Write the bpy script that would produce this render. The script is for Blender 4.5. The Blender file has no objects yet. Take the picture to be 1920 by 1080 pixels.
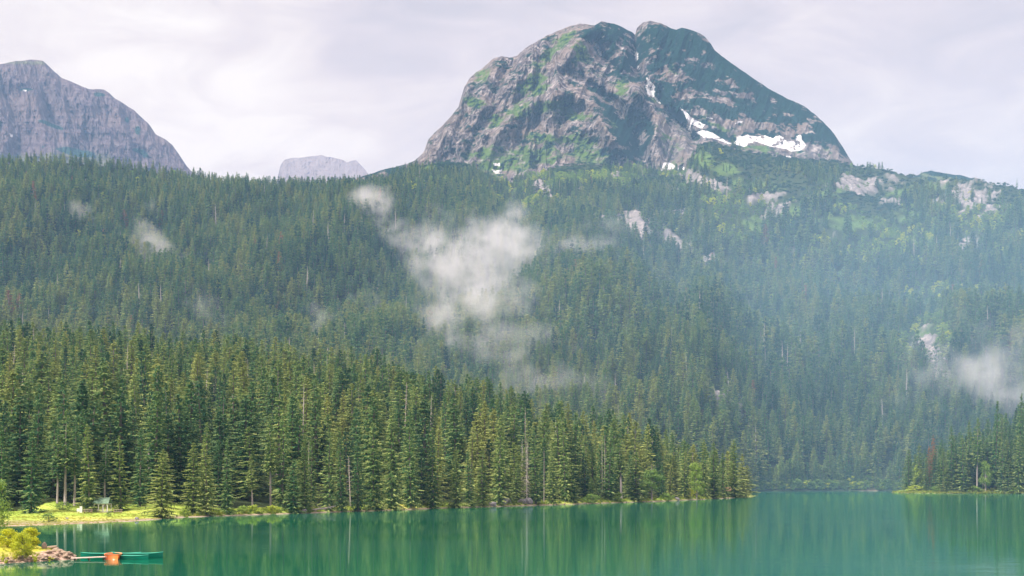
import bpy, math, random
import numpy as np
from mathutils import Vector, Matrix

random.seed(11)
rng = np.random.default_rng(11)
scene = bpy.context.scene
COL = scene.collection

# ------------------------------------------------------------------ camera, sky, sun, exposure
F = 2950.0          # focal length in photo pixels (1920 wide)
HY = 900.0          # horizon row
CH = 7.0            # camera height above the lake
cam_d = bpy.data.cameras.new("camera")
cam = bpy.data.objects.new("camera", cam_d)
COL.objects.link(cam)
cam_d.sensor_width = 36.0
cam_d.lens = 36.0 * F / 1920.0
cam_d.shift_y = (HY - 540.0) / 1920.0
cam_d.clip_start = 1.0
cam_d.clip_end = 30000.0
cam.location = (0, 0, CH)
cam.rotation_euler = (math.radians(90), 0, 0)
scene.camera = cam

SUN_AZ = math.radians(-124)     # sun comes from the left and a little behind the camera
SUN_EL = math.radians(50)
sun_vec = Vector((math.sin(SUN_AZ) * math.cos(SUN_EL), math.cos(SUN_AZ) * math.cos(SUN_EL), math.sin(SUN_EL)))
sl = bpy.data.lights.new("sun", 'SUN')
sl.energy = 4.8
sl.angle = math.radians(10)
sl.color = (1.0, 0.90, 0.78)
sun = bpy.data.objects.new("sun", sl)
COL.objects.link(sun)
sun.rotation_euler = sun_vec.to_track_quat('Z', 'Y').to_euler()

scene.view_settings.view_transform = 'Standard'
scene.view_settings.look = 'None'
scene.view_settings.exposure = 0.62
scene.view_settings.gamma = 1.0
scene.view_settings.use_curve_mapping = False
scene.cycles.max_bounces = 6
scene.cycles.diffuse_bounces = 2
scene.cycles.glossy_bounces = 2
scene.cycles.transmission_bounces = 2
scene.cycles.volume_bounces = 1
scene.cycles.transparent_max_bounces = 8
scene.cycles.volume_step_rate = 1.0
scene.cycles.volume_max_steps = 96
scene.cycles.use_denoising = True
scene.cycles.denoiser = 'OPENIMAGEDENOISE'
scene.cycles.use_adaptive_sampling = True
scene.cycles.adaptive_threshold = 0.01
scene.cycles.caustics_reflective = False
scene.cycles.caustics_refractive = False


def nd(nt, kind, **kw):
    n = nt.nodes.new(kind)
    for k, v in kw.items():
        if k == 'inp':
            for kk, vv in v.items():
                n.inputs[kk].default_value = vv
        else:
            setattr(n, k, v)
    return n


def lk(nt, a, b):
    nt.links.new(a, b)


def mth(nt, op, a, b=None, clamp=False):
    n = nt.nodes.new('ShaderNodeMath')
    n.operation = op
    n.use_clamp = clamp
    for i, v in enumerate((a, b)):
        if v is None:
            continue
        if isinstance(v, (int, float)):
            n.inputs[i].default_value = v
        else:
            nt.links.new(v, n.inputs[i])
    return n.outputs[0]


def mixc(nt, f, a, b):
    n = nt.nodes.new('ShaderNodeMix')
    n.data_type = 'RGBA'
    for i, v in ((0, f), (6, a), (7, b)):
        if isinstance(v, (int, float)):
            n.inputs[i].default_value = v
        elif isinstance(v, tuple):
            n.inputs[i].default_value = (v[0], v[1], v[2], 1)
        else:
            nt.links.new(v, n.inputs[i])
    return n.outputs[2]


def ramp(nt, fac, stops, interp='LINEAR'):
    n = nt.nodes.new('ShaderNodeValToRGB')
    n.color_ramp.interpolation = interp
    e = n.color_ramp.elements
    e[0].position = stops[0][0]
    e[1].position = stops[-1][0]
    for s in stops[1:-1]:
        e.new(s[0])
    for el, s in zip(sorted(e, key=lambda q: q.position), stops):
        c = s[1]
        if isinstance(c, (int, float)):
            c = (c, c, c)
        el.color = (c[0], c[1], c[2], 1)
    nt.links.new(fac, n.inputs[0])
    return n.outputs[0]


def noise(nt, vec, scale, detail=4.0, rough=0.55, dist=0.0):
    n = nt.nodes.new('ShaderNodeTexNoise')
    n.inputs['Scale'].default_value = scale
    n.inputs['Detail'].default_value = detail
    n.inputs['Roughness'].default_value = rough
    n.inputs['Distortion'].default_value = dist
    if vec is not None:
        nt.links.new(vec, n.inputs['Vector'])
    return n.outputs['Fac']


def vscale(nt, vec, s):
    n = nt.nodes.new('ShaderNodeMapping')
    n.inputs['Scale'].default_value = s
    nt.links.new(vec, n.inputs['Vector'])
    return n.outputs[0]


def build_world():
    w = bpy.data.worlds.new("World")
    scene.world = w
    w.use_nodes = True
    nt = w.node_tree
    nt.nodes.clear()
    out = nd(nt, 'ShaderNodeOutputWorld')
    bg_sky = nd(nt, 'ShaderNodeBackground')
    bg_sky.inputs['Strength'].default_value = 0.10
    sky = nd(nt, 'ShaderNodeTexSky')
    sky.sky_type = 'NISHITA'
    sky.sun_disc = False
    sky.sun_elevation = SUN_EL
    sky.sun_rotation = SUN_AZ
    sky.altitude = 1400
    lk(nt, sky.outputs[0], bg_sky.inputs[0])
    tc = nd(nt, 'ShaderNodeTexCoord')
    d = tc.outputs['Generated']
    # soft stratus: two scales of cloud, long and low
    n1 = noise(nt, vscale(nt, d, (3.2, 3.2, 9.0)), 1.3, 5, 0.55, 0.6)
    n2 = noise(nt, vscale(nt, d, (9.0, 9.0, 24.0)), 1.4, 6, 0.6, 0.8)
    def blob(px, py, r):
        v = Vector(((px - 960) / F, 1.0, (HY - py) / F)).normalized()
        s = nd(nt, 'ShaderNodeVectorMath', operation='DISTANCE')
        lk(nt, d, s.inputs[0])
        s.inputs[1].default_value = v
        return mth(nt, 'SUBTRACT', 1.0, mth(nt, 'DIVIDE', s.outputs['Value'], r, True), True)
    b1 = mth(nt, 'MULTIPLY', blob(150, 110, 0.20), 0.44)
    b2 = mth(nt, 'MULTIPLY', blob(480, 250, 0.22), 0.32)
    b3 = mth(nt, 'MULTIPLY', blob(760, 0, 0.12), -0.45)
    b4 = mth(nt, 'MULTIPLY', blob(300, -30, 0.07), -0.2)
    s = mth(nt, 'ADD', mth(nt, 'ADD', b1, b2), mth(nt, 'ADD', b3, b4))
    t = mth(nt, 'ADD', mth(nt, 'MULTIPLY', mth(nt, 'SUBTRACT', n1, 0.5), 0.9),
            mth(nt, 'MULTIPLY', mth(nt, 'SUBTRACT', n2, 0.5), 1.15))
    t = mth(nt, 'ADD', mth(nt, 'ADD', t, 0.36), s, True)
    c = ramp(nt, t, [(0.0, (0.79, 0.675, 0.68)), (0.35, (0.94, 0.785, 0.765)), (0.6, (1.08, 0.91, 0.84)), (0.9, (1.26, 1.10, 0.98))])
    lz = nd(nt, 'ShaderNodeSeparateXYZ')
    lk(nt, d, lz.inputs[0])
    low = mth(nt, 'SUBTRACT', 1.0, mth(nt, 'DIVIDE', lz.outputs['Z'], 0.28, True))
    wm = nd(nt, 'ShaderNodeVectorMath', operation='MULTIPLY')
    lk(nt, c, wm.inputs[0])
    lk(nt, mixc(nt, low, (1.0, 1.0, 1.0), (1.12, 0.99, 0.90)), wm.inputs[1])
    c = wm.outputs[0]
    bg_c = nd(nt, 'ShaderNodeBackground')
    lk(nt, c, bg_c.inputs[0])
    # an overcast sky is about three times brighter overhead than at the horizon
    sz = nd(nt, 'ShaderNodeSeparateXYZ')
    lk(nt, d, sz.inputs[0])
    zen = mth(nt, 'DIVIDE', mth(nt, 'SUBTRACT', sz.outputs['Z'], 0.36), 0.5, True)
    lk(nt, mth(nt, 'MULTIPLY', mth(nt, 'ADD', 1.0, mth(nt, 'MULTIPLY', zen, 1.6)), SKY_GAIN), bg_c.inputs['Strength'])
    mx = nd(nt, 'ShaderNodeMixShader')
    mx.inputs[0].default_value = 0.93
    lk(nt, bg_sky.outputs[0], mx.inputs[1])
    lk(nt, bg_c.outputs[0], mx.inputs[2])
    lk(nt, mx.outputs[0], out.inputs[0])


SKY_GAIN = 0.66
build_world()

# ------------------------------------------------------------------ small helpers
def px2w(px, py, D):
    return Vector(((px - 960.0) / F * D, D, CH + (HY - py) / F * D))


_LAT = {}


def lat(nx, ny, seed):
    if seed not in _LAT:
        _LAT[seed] = np.random.default_rng(seed).random((ny, nx))
    return _LAT[seed]


def vnoise(x, y, seed):
    """smooth 2D value noise 0..1 on arrays"""
    g = lat(257, 257, seed)
    xi = np.floor(x).astype(int)
    yi = np.floor(y).astype(int)
    fx = x - xi
    fy = y - yi
    fx = fx * fx * (3 - 2 * fx)
    fy = fy * fy * (3 - 2 * fy)
    x0, x1, y0, y1 = xi % 256, (xi + 1) % 256, yi % 256, (yi + 1) % 256
    a = g[y0, x0] * (1 - fx) + g[y0, x1] * fx
    b = g[y1, x0] * (1 - fx) + g[y1, x1] * fx
    return a * (1 - fy) + b * fy


def fbm(x, y, seed, octv=5, gain=0.5, ridged=False):
    s = np.zeros_like(x, dtype=float)
    a, tot = 1.0, 0.0
    for k in range(octv):
        n = vnoise(x * 2 ** k + 17.3 * k, y * 2 ** k + 9.1 * k, seed + k)
        if ridged:
            n = 1 - np.abs(2 * n - 1)
        s += a * n
        tot += a
        a *= gain
    return s / tot


def interp(px, pts):
    xs = [p[0] for p in pts]
    ys = [p[1] for p in pts]
    return np.interp(px, xs, ys)


def sstep(a, b, x):
    t = np.clip((x - a) / (b - a), 0, 1)
    return t * t * (3 - 2 * t)


def tag(o, label=None, cat=None, group=None, kind=None):
    if label:
        o['label'] = label
    if cat:
        o['category'] = cat
    if group:
        o['group'] = group
    if kind:
        o['kind'] = kind
    return o


def empty(name, loc, rz=0.0):
    o = bpy.data.objects.new(name, None)
    COL.objects.link(o)
    o.location = loc
    o.rotation_euler = (0, 0, rz)
    o.empty_display_size = 0.5
    return o


class MB:
    """collects geometry for ONE mesh"""
    def __init__(self):
        self.v, self.f, self.m, self.a = [], [], [], []

    def add(self, vs, fs, mi=0, att=0.0):
        o = len(self.v)
        self.v.extend([tuple(p) for p in vs])
        self.f.extend([tuple(i + o for i in q) for q in fs])
        self.m.extend([mi] * len(fs))
        self.a.extend([att] * len(vs))

    def box(self, c, s, rot=None, mi=0):
        hx, hy, hz = s[0] / 2, s[1] / 2, s[2] / 2
        vs = [Vector((x, y, z)) for x in (-hx, hx) for y in (-hy, hy) for z in (-hz, hz)]
        if rot is not None:
            vs = [rot @ p for p in vs]
        vs = [p + Vector(c) for p in vs]
        self.add(vs, [(0, 1, 3, 2), (4, 6, 7, 5), (0, 4, 5, 1), (2, 3, 7, 6), (0, 2, 6, 4), (1, 5, 7, 3)], mi)

    def bar(self, a, b, w, h=None, mi=0):
        a, b = Vector(a), Vector(b)
        d = b - a
        L = d.length
        q = d.to_track_quat('X', 'Z').to_matrix()
        self.box((a + b) / 2, (L, w, h or w), q, mi)

    def tube(self, pts, rad, n=6, mi=0, att=0.0, cap=True):
        pts = [Vector(p) for p in pts]
        if isinstance(rad, (int, float)):
            rad = [rad] * len(pts)
        vs = []
        for i, p in enumerate(pts):
            d = (pts[min(i + 1, len(pts) - 1)] - pts[max(i - 1, 0)]).normalized()
            up = Vector((0, 0, 1)) if abs(d.z) < 0.9 else Vector((1, 0, 0))
            e1 = d.cross(up).normalized()
            e2 = d.cross(e1)
            for k in range(n):
                t = 2 * math.pi * k / n
                vs.append(p + (e1 * math.cos(t) + e2 * math.sin(t)) * rad[i])
        fs = []
        for i in range(len(pts) - 1):
            for k in range(n):
                k2 = (k + 1) % n
                fs.append((i * n + k, i * n + k2, (i + 1) * n + k2, (i + 1) * n + k))
        if cap:
            fs.append(tuple(range(n)))
            fs.append(tuple((len(pts) - 1) * n + k for k in reversed(range(n))))
        self.add(vs, fs, mi, att)

    def mesh(self, name, mats, smooth=False):
        me = bpy.data.meshes.new(name)
        me.from_pydata(self.v, [], self.f)
        for m in mats:
            me.materials.append(m)
        if len(mats) > 1:
            me.polygons.foreach_set('material_index', self.m)
        if any(self.a):
            at = me.attributes.new('tip', 'FLOAT', 'POINT')
            at.data.foreach_set('value', self.a)
        if smooth:
            me.polygons.foreach_set('use_smooth', [True] * len(me.polygons))
        me.update()
        return me

    def build(self, name, mats, parent=None, smooth=False):
        if not isinstance(mats, (list, tuple)):
            mats = [mats]
        return link(name, self.mesh(name, mats, smooth), parent)


def link(name, me, parent=None):
    o = bpy.data.objects.new(name, me)
    COL.objects.link(o)
    if parent is not None:
        o.parent = parent
    return o


def grid_mesh(name, V, mat, colattr=None, smooth=False, flip=False):
    """V: (rows, cols, 3) array"""
    r, c, _ = V.shape
    me = bpy.data.meshes.new(name)
    idx = np.arange(r * c).reshape(r, c)
    a, b, cc, d = idx[:-1, :-1].ravel(), idx[:-1, 1:].ravel(), idx[1:, 1:].ravel(), idx[1:, :-1].ravel()
    q = np.stack([a, b, cc, d] if not flip else [a, d, cc, b], 1).astype(np.int32)
    me.vertices.add(r * c)
    me.vertices.foreach_set('co', V.reshape(-1).astype(np.float32))
    me.loops.add(q.size)
    me.loops.foreach_set('vertex_index', q.ravel())
    me.polygons.add(len(q))
    me.polygons.foreach_set('loop_start', np.arange(0, q.size, 4, dtype=np.int32))
    me.update(calc_edges=True)
    me.polygons.foreach_set('use_smooth', [smooth] * len(q))
    if colattr is not None:
        at = me.attributes.new('cover', 'FLOAT_COLOR', 'POINT')
        C = np.ones((r * c, 4), np.float32)
        C[:, :3] = colattr.reshape(-1, 3)
        at.data.foreach_set('color', C.ravel())
    me.materials.append(mat)
    me.validate()
    return link(name, me)


# ------------------------------------------------------------------ materials
def newmat(name):
    m = bpy.data.materials.new(name)
    m.use_nodes = True
    nt = m.node_tree
    nt.nodes.clear()
    out = nd(nt, 'ShaderNodeOutputMaterial')
    return m, nt, out


def simple(name, col, rough=0.7, var=0.25, scale=3.0, bump=0.0, spec=0.3):
    m, nt, out = newmat(name)
    b = nd(nt, 'ShaderNodeBsdfPrincipled')
    tc = nd(nt, 'ShaderNodeTexCoord')
    n = noise(nt, tc.outputs['Object'], scale, 5, 0.6)
    lo = tuple(c * (1 - var) for c in col)
    hi = tuple(min(1, c * (1 + var)) for c in col)
    c = ramp(nt, n, [(0.3, lo), (0.7, hi)])
    lk(nt, c, b.inputs['Base Color'])
    b.inputs['Roughness'].default_value = rough
    b.inputs['Specular IOR Level'].default_value = spec
    if bump:
        bp = nd(nt, 'ShaderNodeBump')
        bp.inputs['Strength'].default_value = bump
        bp.inputs['Distance'].default_value = 0.05
        lk(nt, n, bp.inputs['Height'])
        lk(nt, bp.outputs[0], b.inputs['Normal'])
    lk(nt, b.outputs[0], out.inputs[0])
    return m


def foliage_mat(name, stops, tipcol, tipamt=0.5, trans=0.25, wash=0.0):
    """colour by the tree's own tint (instance attribute) and by pale tips: new growth plus painted-in light"""
    m, nt, out = newmat(name)
    at = nd(nt, 'ShaderNodeAttribute', attribute_type='INSTANCER', attribute_name='tint')
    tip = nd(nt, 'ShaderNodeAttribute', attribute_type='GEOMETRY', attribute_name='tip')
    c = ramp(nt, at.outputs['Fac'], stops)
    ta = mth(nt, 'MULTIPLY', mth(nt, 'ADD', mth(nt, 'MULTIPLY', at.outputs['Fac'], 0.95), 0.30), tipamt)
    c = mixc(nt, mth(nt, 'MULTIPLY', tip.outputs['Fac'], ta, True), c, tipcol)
    d = nd(nt, 'ShaderNodeBsdfDiffuse')
    lk(nt, c, d.inputs[0])
    t = nd(nt, 'ShaderNodeBsdfTranslucent')
    lk(nt, c, t.inputs[0])
    mx = nd(nt, 'ShaderNodeMixShader')
    mx.inputs[0].default_value = trans
    lk(nt, d.outputs[0], mx.inputs[1])
    lk(nt, t.outputs[0], mx.inputs[2])
    lk(nt, mx.outputs[0], out.inputs[0])
    return m


M = {}
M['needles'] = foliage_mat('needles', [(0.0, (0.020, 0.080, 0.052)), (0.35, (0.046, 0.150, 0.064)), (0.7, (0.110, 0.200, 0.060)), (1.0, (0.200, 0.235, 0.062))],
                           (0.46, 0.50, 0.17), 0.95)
M['rust_needles'] = foliage_mat('rust_needles', [(0.0, (0.26, 0.15, 0.07)), (1.0, (0.34, 0.19, 0.09))], (0.40, 0.25, 0.14), 0.5)
M['leaves'] = foliage_mat('leaves', [(0.0, (0.07, 0.15, 0.06)), (0.4, (0.14, 0.24, 0.07)), (0.7, (0.24, 0.37, 0.08)), (1.0, (0.55, 0.58, 0.03))],
                          (0.30, 0.38, 0.12), 0.35, 0.35)
M['scrub'] = foliage_mat('scrub', [(0.0, (0.012, 0.045, 0.035)), (0.5, (0.022, 0.065, 0.038)), (1.0, (0.05, 0.10, 0.04))], (0.09, 0.14, 0.05), 0.4)
M['bark'] = simple('bark', (0.20, 0.17, 0.145), 0.9, 0.35, 2.0, 0.6)
M['palebark'] = simple('pale_bark', (0.32, 0.28, 0.265), 0.9, 0.25, 2.0, 0.6)
M['deadwood'] = simple('deadwood', (0.42, 0.37, 0.34), 0.9, 0.25, 3.0)
# ------------------------------------------------------------------ terrain height field
SHORE = [(-500, 245), (-100, 238), (0, 236), (80, 243), (200, 258), (280, 275), (330, 292), (400, 304), (560, 328), (700, 356), (860, 397),
         (1000, 430), (1100, 462), (1190, 492), (1250, 520), (1300, 553), (1350, 590), (1390, 622), (1410, 652), (1420, 700), (1421, 9999)]
CREST = [(-500, 850), (0, 800), (400, 780), (700, 740), (1000, 720), (1200, 700), (1300, 690), (1400, 700), (1420, 710)]
CRESTZ = [(-500, 78), (0, 66), (400, 57), (600, 48), (740, 42), (830, 36), (960, 27), (1060, 19), (1150, 14), (1250, 9), (1300, 6), (1350, 3.5), (1390, 1.6), (1408, 0.6), (1421, -3)]
RDEPTH = [(-500, 2000), (0, 2050), (400, 2200), (700, 2350), (900, 2400), (1100, 2300), (1300, 2330), (1500, 2300), (1700, 2150), (1920, 2000), (2400, 1800)]
RIDGE = [(-500, 285), (0, 308), (60, 303), (120, 306), (200, 311), (260, 318), (330, 332), (400, 341), (500, 349), (600, 352), (690, 346),
         (730, 336), (780, 318), (830, 306), (870, 308), (900, 322), (935, 338), (960, 342), (1000, 330), (1050, 312), (1100, 308),
         (1150, 312), (1200, 322), (1240, 332), (1285, 330), (1300, 296), (1312, 272), (1335, 268), (1360, 276), (1400, 286), (1450, 293),
         (1500, 299), (1560, 302), (1610, 312), (1650, 317), (1700, 328), (1740, 338), (1780, 336), (1830, 337), (1870, 345), (1920, 355), (2100, 385), (2400, 420)]
FOOT = [(-500, 950), (600, 900), (1000, 850), (1300, 880), (1400, 955), (1500, 985), (1640, 1000), (1760, 985), (1920, 960), (2400, 900)]
# right spit: shore depth and crest
RS_S = [(1600, 9999), (1671, 9998), (1672, 850), (1700, 828), (1760, 812), (1840, 806), (1920, 800), (2100, 770), (2400, 700)]
RS_Z = [(1672, 0.0), (1690, 1.2), (1730, 2.0), (1800, 8), (1850, 15), (1920, 26), (2100, 45), (2400, 60)]


def height(px, D):
    px = np.asarray(px, float)
    D = np.asarray(D, float)
    X = (px - 960) / F * D
    n1 = fbm(X / 60 + 40, D / 60 + 3, 101, 4) - 0.5
    n2 = fbm(X / 11 + 40, D / 11 + 3, 111, 3) - 0.5
    # peninsula hill
    S = interp(px, SHORE) + 7 * (vnoise(px / 22.0 + 50, px * 0 + 1.5, 31) - 0.5) * np.clip((px - 60) / 300, 0, 1)
    Cd, Cz = interp(px, CREST), interp(px, CRESTZ)
    d = D - S
    flat = interp(px, [(-500, 62), (60, 58), (200, 40), (300, 14), (420, 6), (900, 5), (1421, 4)])
    bank = interp(px, [(-500, 1.3), (250, 0.9), (420, 0.7), (1000, 0.9), (1400, 0.5)])
    z_in = bank * np.clip(d / np.maximum(flat, 1), 0, 1) ** 0.8
    t = np.clip((d - flat) / np.maximum(Cd - S - flat, 5), 0, 1)
    zp = z_in + (Cz - bank) * t ** 1.1 * (t > 0) + n1 * 5 * t * np.clip(Cz / 40, 0, 1) + n2 * 0.5 * np.clip(d / 12, 0, 1)
    mound = 2.6 * np.exp(-((px - 95) / 45) ** 2 - ((D - 312) / 16) ** 2)
    zp = zp + mound
    zp = np.where(D > Cd, zp - (D - Cd) * 0.06 - 0.00015 * (D - Cd) ** 2, zp)
    zp = np.where(d < 0, np.maximum(d * 0.12, -3.0), zp)
    zp = np.where(px > 1420, -3.0, zp)
    # main mountain slope
    Df, Dr = interp(px, FOOT) + 12 * (vnoise(px / 30.0, px * 0 + 7.5, 41) - 0.5), interp(px, RDEPTH)
    Zr = CH + (HY - interp(px, RIDGE)) / F * Dr
    t = (D - Df) / (Dr - Df)
    tc = np.clip(t, 0, 1)
    gul = fbm(X / 170 + 5, D / 520 + 5, 61, 4, 0.5) - 0.5
    gul2 = fbm(X / 60 + 5, D / 130 + 5, 71, 4, 0.5) - 0.5
    env = np.sin(math.pi * np.clip(tc * 1.0, 0, 1)) ** 0.7
    zs = Zr * (tc ** 1.03) + env * (gul * 165 + gul2 * 44)
    zs = zs + np.where(tc > 0.02, np.minimum(tc * 60, 1.5), 0)
    zs = np.where(t > 1, Zr - (D - Dr) * 0.45, zs)
    zs = np.where(t < 0, np.maximum((D - Df) * 0.1, -3.0), zs)
    # right spit
    Sr = interp(px, RS_S) + 5 * (vnoise(px / 15.0, px * 0 + 3.5, 51) - 0.5)
    Zc = interp(px, RS_Z)
    d = D - Sr
    zr = np.clip(d / 4, 0, 1) * 0.5 * (px > 1672) + Zc * np.clip((d - 3) / 70, 0, 1) ** 0.9 + n2 * 0.4 * np.clip(d / 12, 0, 1)
    zr = np.where(d > 90, zr - (d - 90) * 0.35, zr)
    zr = np.where((d < 0) | (px < 1672), -3.0, zr)
    return np.maximum(np.maximum(np.maximum(zp, zs), zr), -3.0)


def ell(px, py, lst):
    """largest soft ellipse value at each pixel position"""
    o = np.zeros_like(px, dtype=float)
    for (cx, cy, rx, ry, *r) in lst:
        a = math.radians(r[0]) if r else 0.0
        dx, dy = px - cx, py - cy
        u = (dx * math.cos(a) + dy * math.sin(a)) / rx
        v = (-dx * math.sin(a) + dy * math.cos(a)) / ry
        o = np.maximum(o, 1.25 - np.sqrt(u * u + v * v))
    return np.clip(o, 0, 1.25)


ROCKS = [(1130, 418, 42, 14, 15), (1215, 432, 60, 22, 20), (1275, 466, 48, 17, 30), (1328, 494, 14, 22), (1190, 405, 30, 10), (1255, 405, 50, 8, 0), (1300, 330, 28, 12, 20), (1330, 352, 45, 10, 15),
         (1430, 374, 46, 9, -5), (1462, 393, 30, 8, -20), (1615, 345, 62, 17, 0), (1680, 380, 26, 9, 0), (1810, 372, 62, 30, 10),
         (1818, 466, 28, 16, 0), (1748, 672, 26, 52, -10), (1722, 645, 18, 14), (1352, 752, 26, 12, 15), (1392, 768, 16, 9, 30), (1408, 688, 9, 14),
         (1010, 352, 14, 10), (1030, 362, 10, 12), (1080, 352, 10, 8), (1485, 470, 14, 8, -20), (1770, 720, 24, 24), (1150, 330, 12, 6), (1250, 358, 20, 8), (940, 322, 14, 12), (1570, 440, 14, 5)]
MEADOW = [(940, 330, 45, 12), (1010, 318, 35, 9), (1320, 300, 28, 22, 30), (1360, 318, 30, 14), (1410, 350, 60, 14), (1490, 395, 40, 12), (1600, 420, 80, 22), (1720, 405, 50, 14),
          (1560, 362, 40, 8), (1760, 350, 40, 8), (1740, 640, 40, 30), (1410, 425, 24, 26, 60), (800, 312, 24, 5), (1690, 360, 30, 7)]
SCRUBZ = [(830, 312, 90, 14), (1080, 305, 90, 26), (1150, 300, 60, 20), (1330, 275, 40, 14), (1430, 300, 110, 22), (1400, 340, 110, 22), (1560, 312, 90, 14), (1680, 330, 60, 10), (1600, 335, 60, 8),
          (1620, 375, 60, 22), (1700, 345, 60, 14), (1800, 345, 90, 16), (1900, 370, 60, 24), (1500, 365, 60, 18), (1650, 395, 40, 18), (1240, 345, 60, 12)]
BROADZ = [(1400, 400, 90, 40), (1500, 430, 190, 55), (1650, 450, 200, 55), (1800, 430, 160, 50), (1050, 330, 130, 32), (1150, 340, 80, 30), (930, 360, 60, 16), (1000, 380, 90, 24), (1740, 650, 60, 60),
          (1450, 905, 45, 14), (1790, 560, 120, 30), (1270, 345, 80, 28), (800, 350, 60, 12)]


def masks(px, py, X, D):
    w = 26 * (fbm(X / 40, D / 40, 201, 4) - 0.5)
    w2 = 20 * (fbm(X / 40 + 9, D / 40 + 9, 221, 4) - 0.5)
    n = fbm(X / 14, D / 14, 231, 4)
    far = D > 860
    rock = ell(px + w, py + w2, ROCKS) * far
    mead = ell(px + w, py + w2, MEADOW) * far
    scr = ell(px + w, py + w2, SCRUBZ) * far
    brd = ell(px + w, py + w2, BROADZ) * far
    n3 = fbm(X / 5, D / 7, 251, 3)
    return rock + ((n - 0.5) * 1.7 + (n3 - 0.5) * 0.8) * (rock > 0), mead + ((n - 0.5) * 1.5 + (n3 - 0.5)) * (mead > 0), scr, brd


def build_terrain():
    pxs = np.arange(-440, 2361, 4.0)
    Ds = np.exp(np.linspace(math.log(205.0), math.log(2700.0), 560))
    P, D = np.meshgrid(pxs, Ds)
    Z = height(P, D)
    X = (P - 960) / F * D
    # rocky relief where the rock shows
    py = HY - (Z - CH) * F / D
    rock, mead, scr, brd = masks(P, py, X, D)
    r = sstep(0.25, 0.6, rock)
    Z = Z + r * (fbm(X / 9, D / 9, 301, 4, 0.55, True) - 0.45) * 14
    g = sstep(0.35, 0.8, mead) * (1 - r)
    # grass by the lake
    S = interp(P, SHORE)
    lawn = ((D - S) < interp(P, [(-500, 75), (200, 52), (300, 30), (420, 12), (900, 8), (1421, 10)])) & (P < 1425) & (D < 860)
    lawn = np.maximum(lawn, (P > 1665) * (Z < 2.2) * (D < 900) * (1 - 0.9 * sstep(1700, 1790, P)))
    beach = lawn * np.clip(1.15 - np.abs(Z) / (0.12 + 0.45 * fbm(X / 8, D / 8, 333, 3)), 0, 1)
    beach = np.maximum(beach, 0.6 * (D > 900) * (D < 1040) * np.clip(1.0 - Z / 1.0, 0, 1) * sstep(1605, 1620, P) * (1 - sstep(1640, 1650, P)))
    C = np.stack([r, np.maximum(g, lawn * 1.0 * (1 - beach)), beach], -1)
    V = np.stack([X, D, Z], -1)
    o = grid_mesh('terrain', V, M['terrain'], C, smooth=True)
    tag(o, kind='structure')


def terrain_mat():
    m, nt, out = newmat('terrain')
    g = nd(nt, 'ShaderNodeNewGeometry')
    pos = g.outputs['Position']
    cov = nd(nt, 'ShaderNodeAttribute', attribute_type='GEOMETRY', attribute_name='cover')
    sp = nd(nt, 'ShaderNodeSeparateColor')
    lk(nt, cov.outputs['Color'], sp.inputs[0])
    nb = noise(nt, pos, 0.05, 6, 0.65)
    nf = noise(nt, pos, 0.5, 5, 0.6)
    ground = ramp(nt, nf, [(0.3, (0.020, 0.030, 0.014)), (0.7, (0.050, 0.065, 0.028))])
    rock = ramp(nt, noise(nt, pos, 0.16, 6, 0.7), [(0.3, (0.08, 0.075, 0.08)), (0.5, (0.20, 0.18, 0.18)), (0.72, (0.40, 0.35, 0.34))])
    gr = ramp(nt, nb, [(0.3, (0.20, 0.30, 0.04)), (0.5, (0.32, 0.42, 0.08)), (0.62, (0.46, 0.46, 0.11)), (0.75, (0.55, 0.46, 0.17))])
    dirt = ramp(nt, nf, [(0.3, (0.24, 0.17, 0.12)), (0.7, (0.46, 0.37, 0.30))])
    sx = nd(nt, 'ShaderNodeSeparateXYZ')
    lk(nt, pos, sx.inputs[0])
    alp = ramp(nt, nf, [(0.3, (0.045, 0.09, 0.025)), (0.7, (0.13, 0.19, 0.05))])
    gr = mixc(nt, mth(nt, 'MULTIPLY', mth(nt, 'SUBTRACT', sx.outputs['Y'], 860.0), 0.05, True), gr, alp)
    c = mixc(nt, sp.outputs[1], ground, gr)
    c = mixc(nt, sp.outputs[0], c, rock)
    c = mixc(nt, sp.outputs[2], c, dirt)
    b = nd(nt, 'ShaderNodeBsdfDiffuse')
    lk(nt, c, b.inputs[0])
    bp = nd(nt, 'ShaderNodeBump')
    bp.inputs['Strength'].default_value = 0.5
    bp.inputs['Distance'].default_value = 0.6
    lk(nt, nf, bp.inputs['Height'])
    lk(nt, bp.outputs[0], b.inputs['Normal'])
    lk(nt, b.outputs[0], out.inputs[0])
    return m


M['terrain'] = terrain_mat()
build_terrain()

gb = MB()
gb.add([(-9000, -600, -4), (9000, -600, -4), (9000, 9000, -4), (-9000, 9000, -4)], [(0, 1, 2, 3)])
tag(gb.build('ground', M['terrain']), kind='structure')


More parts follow.
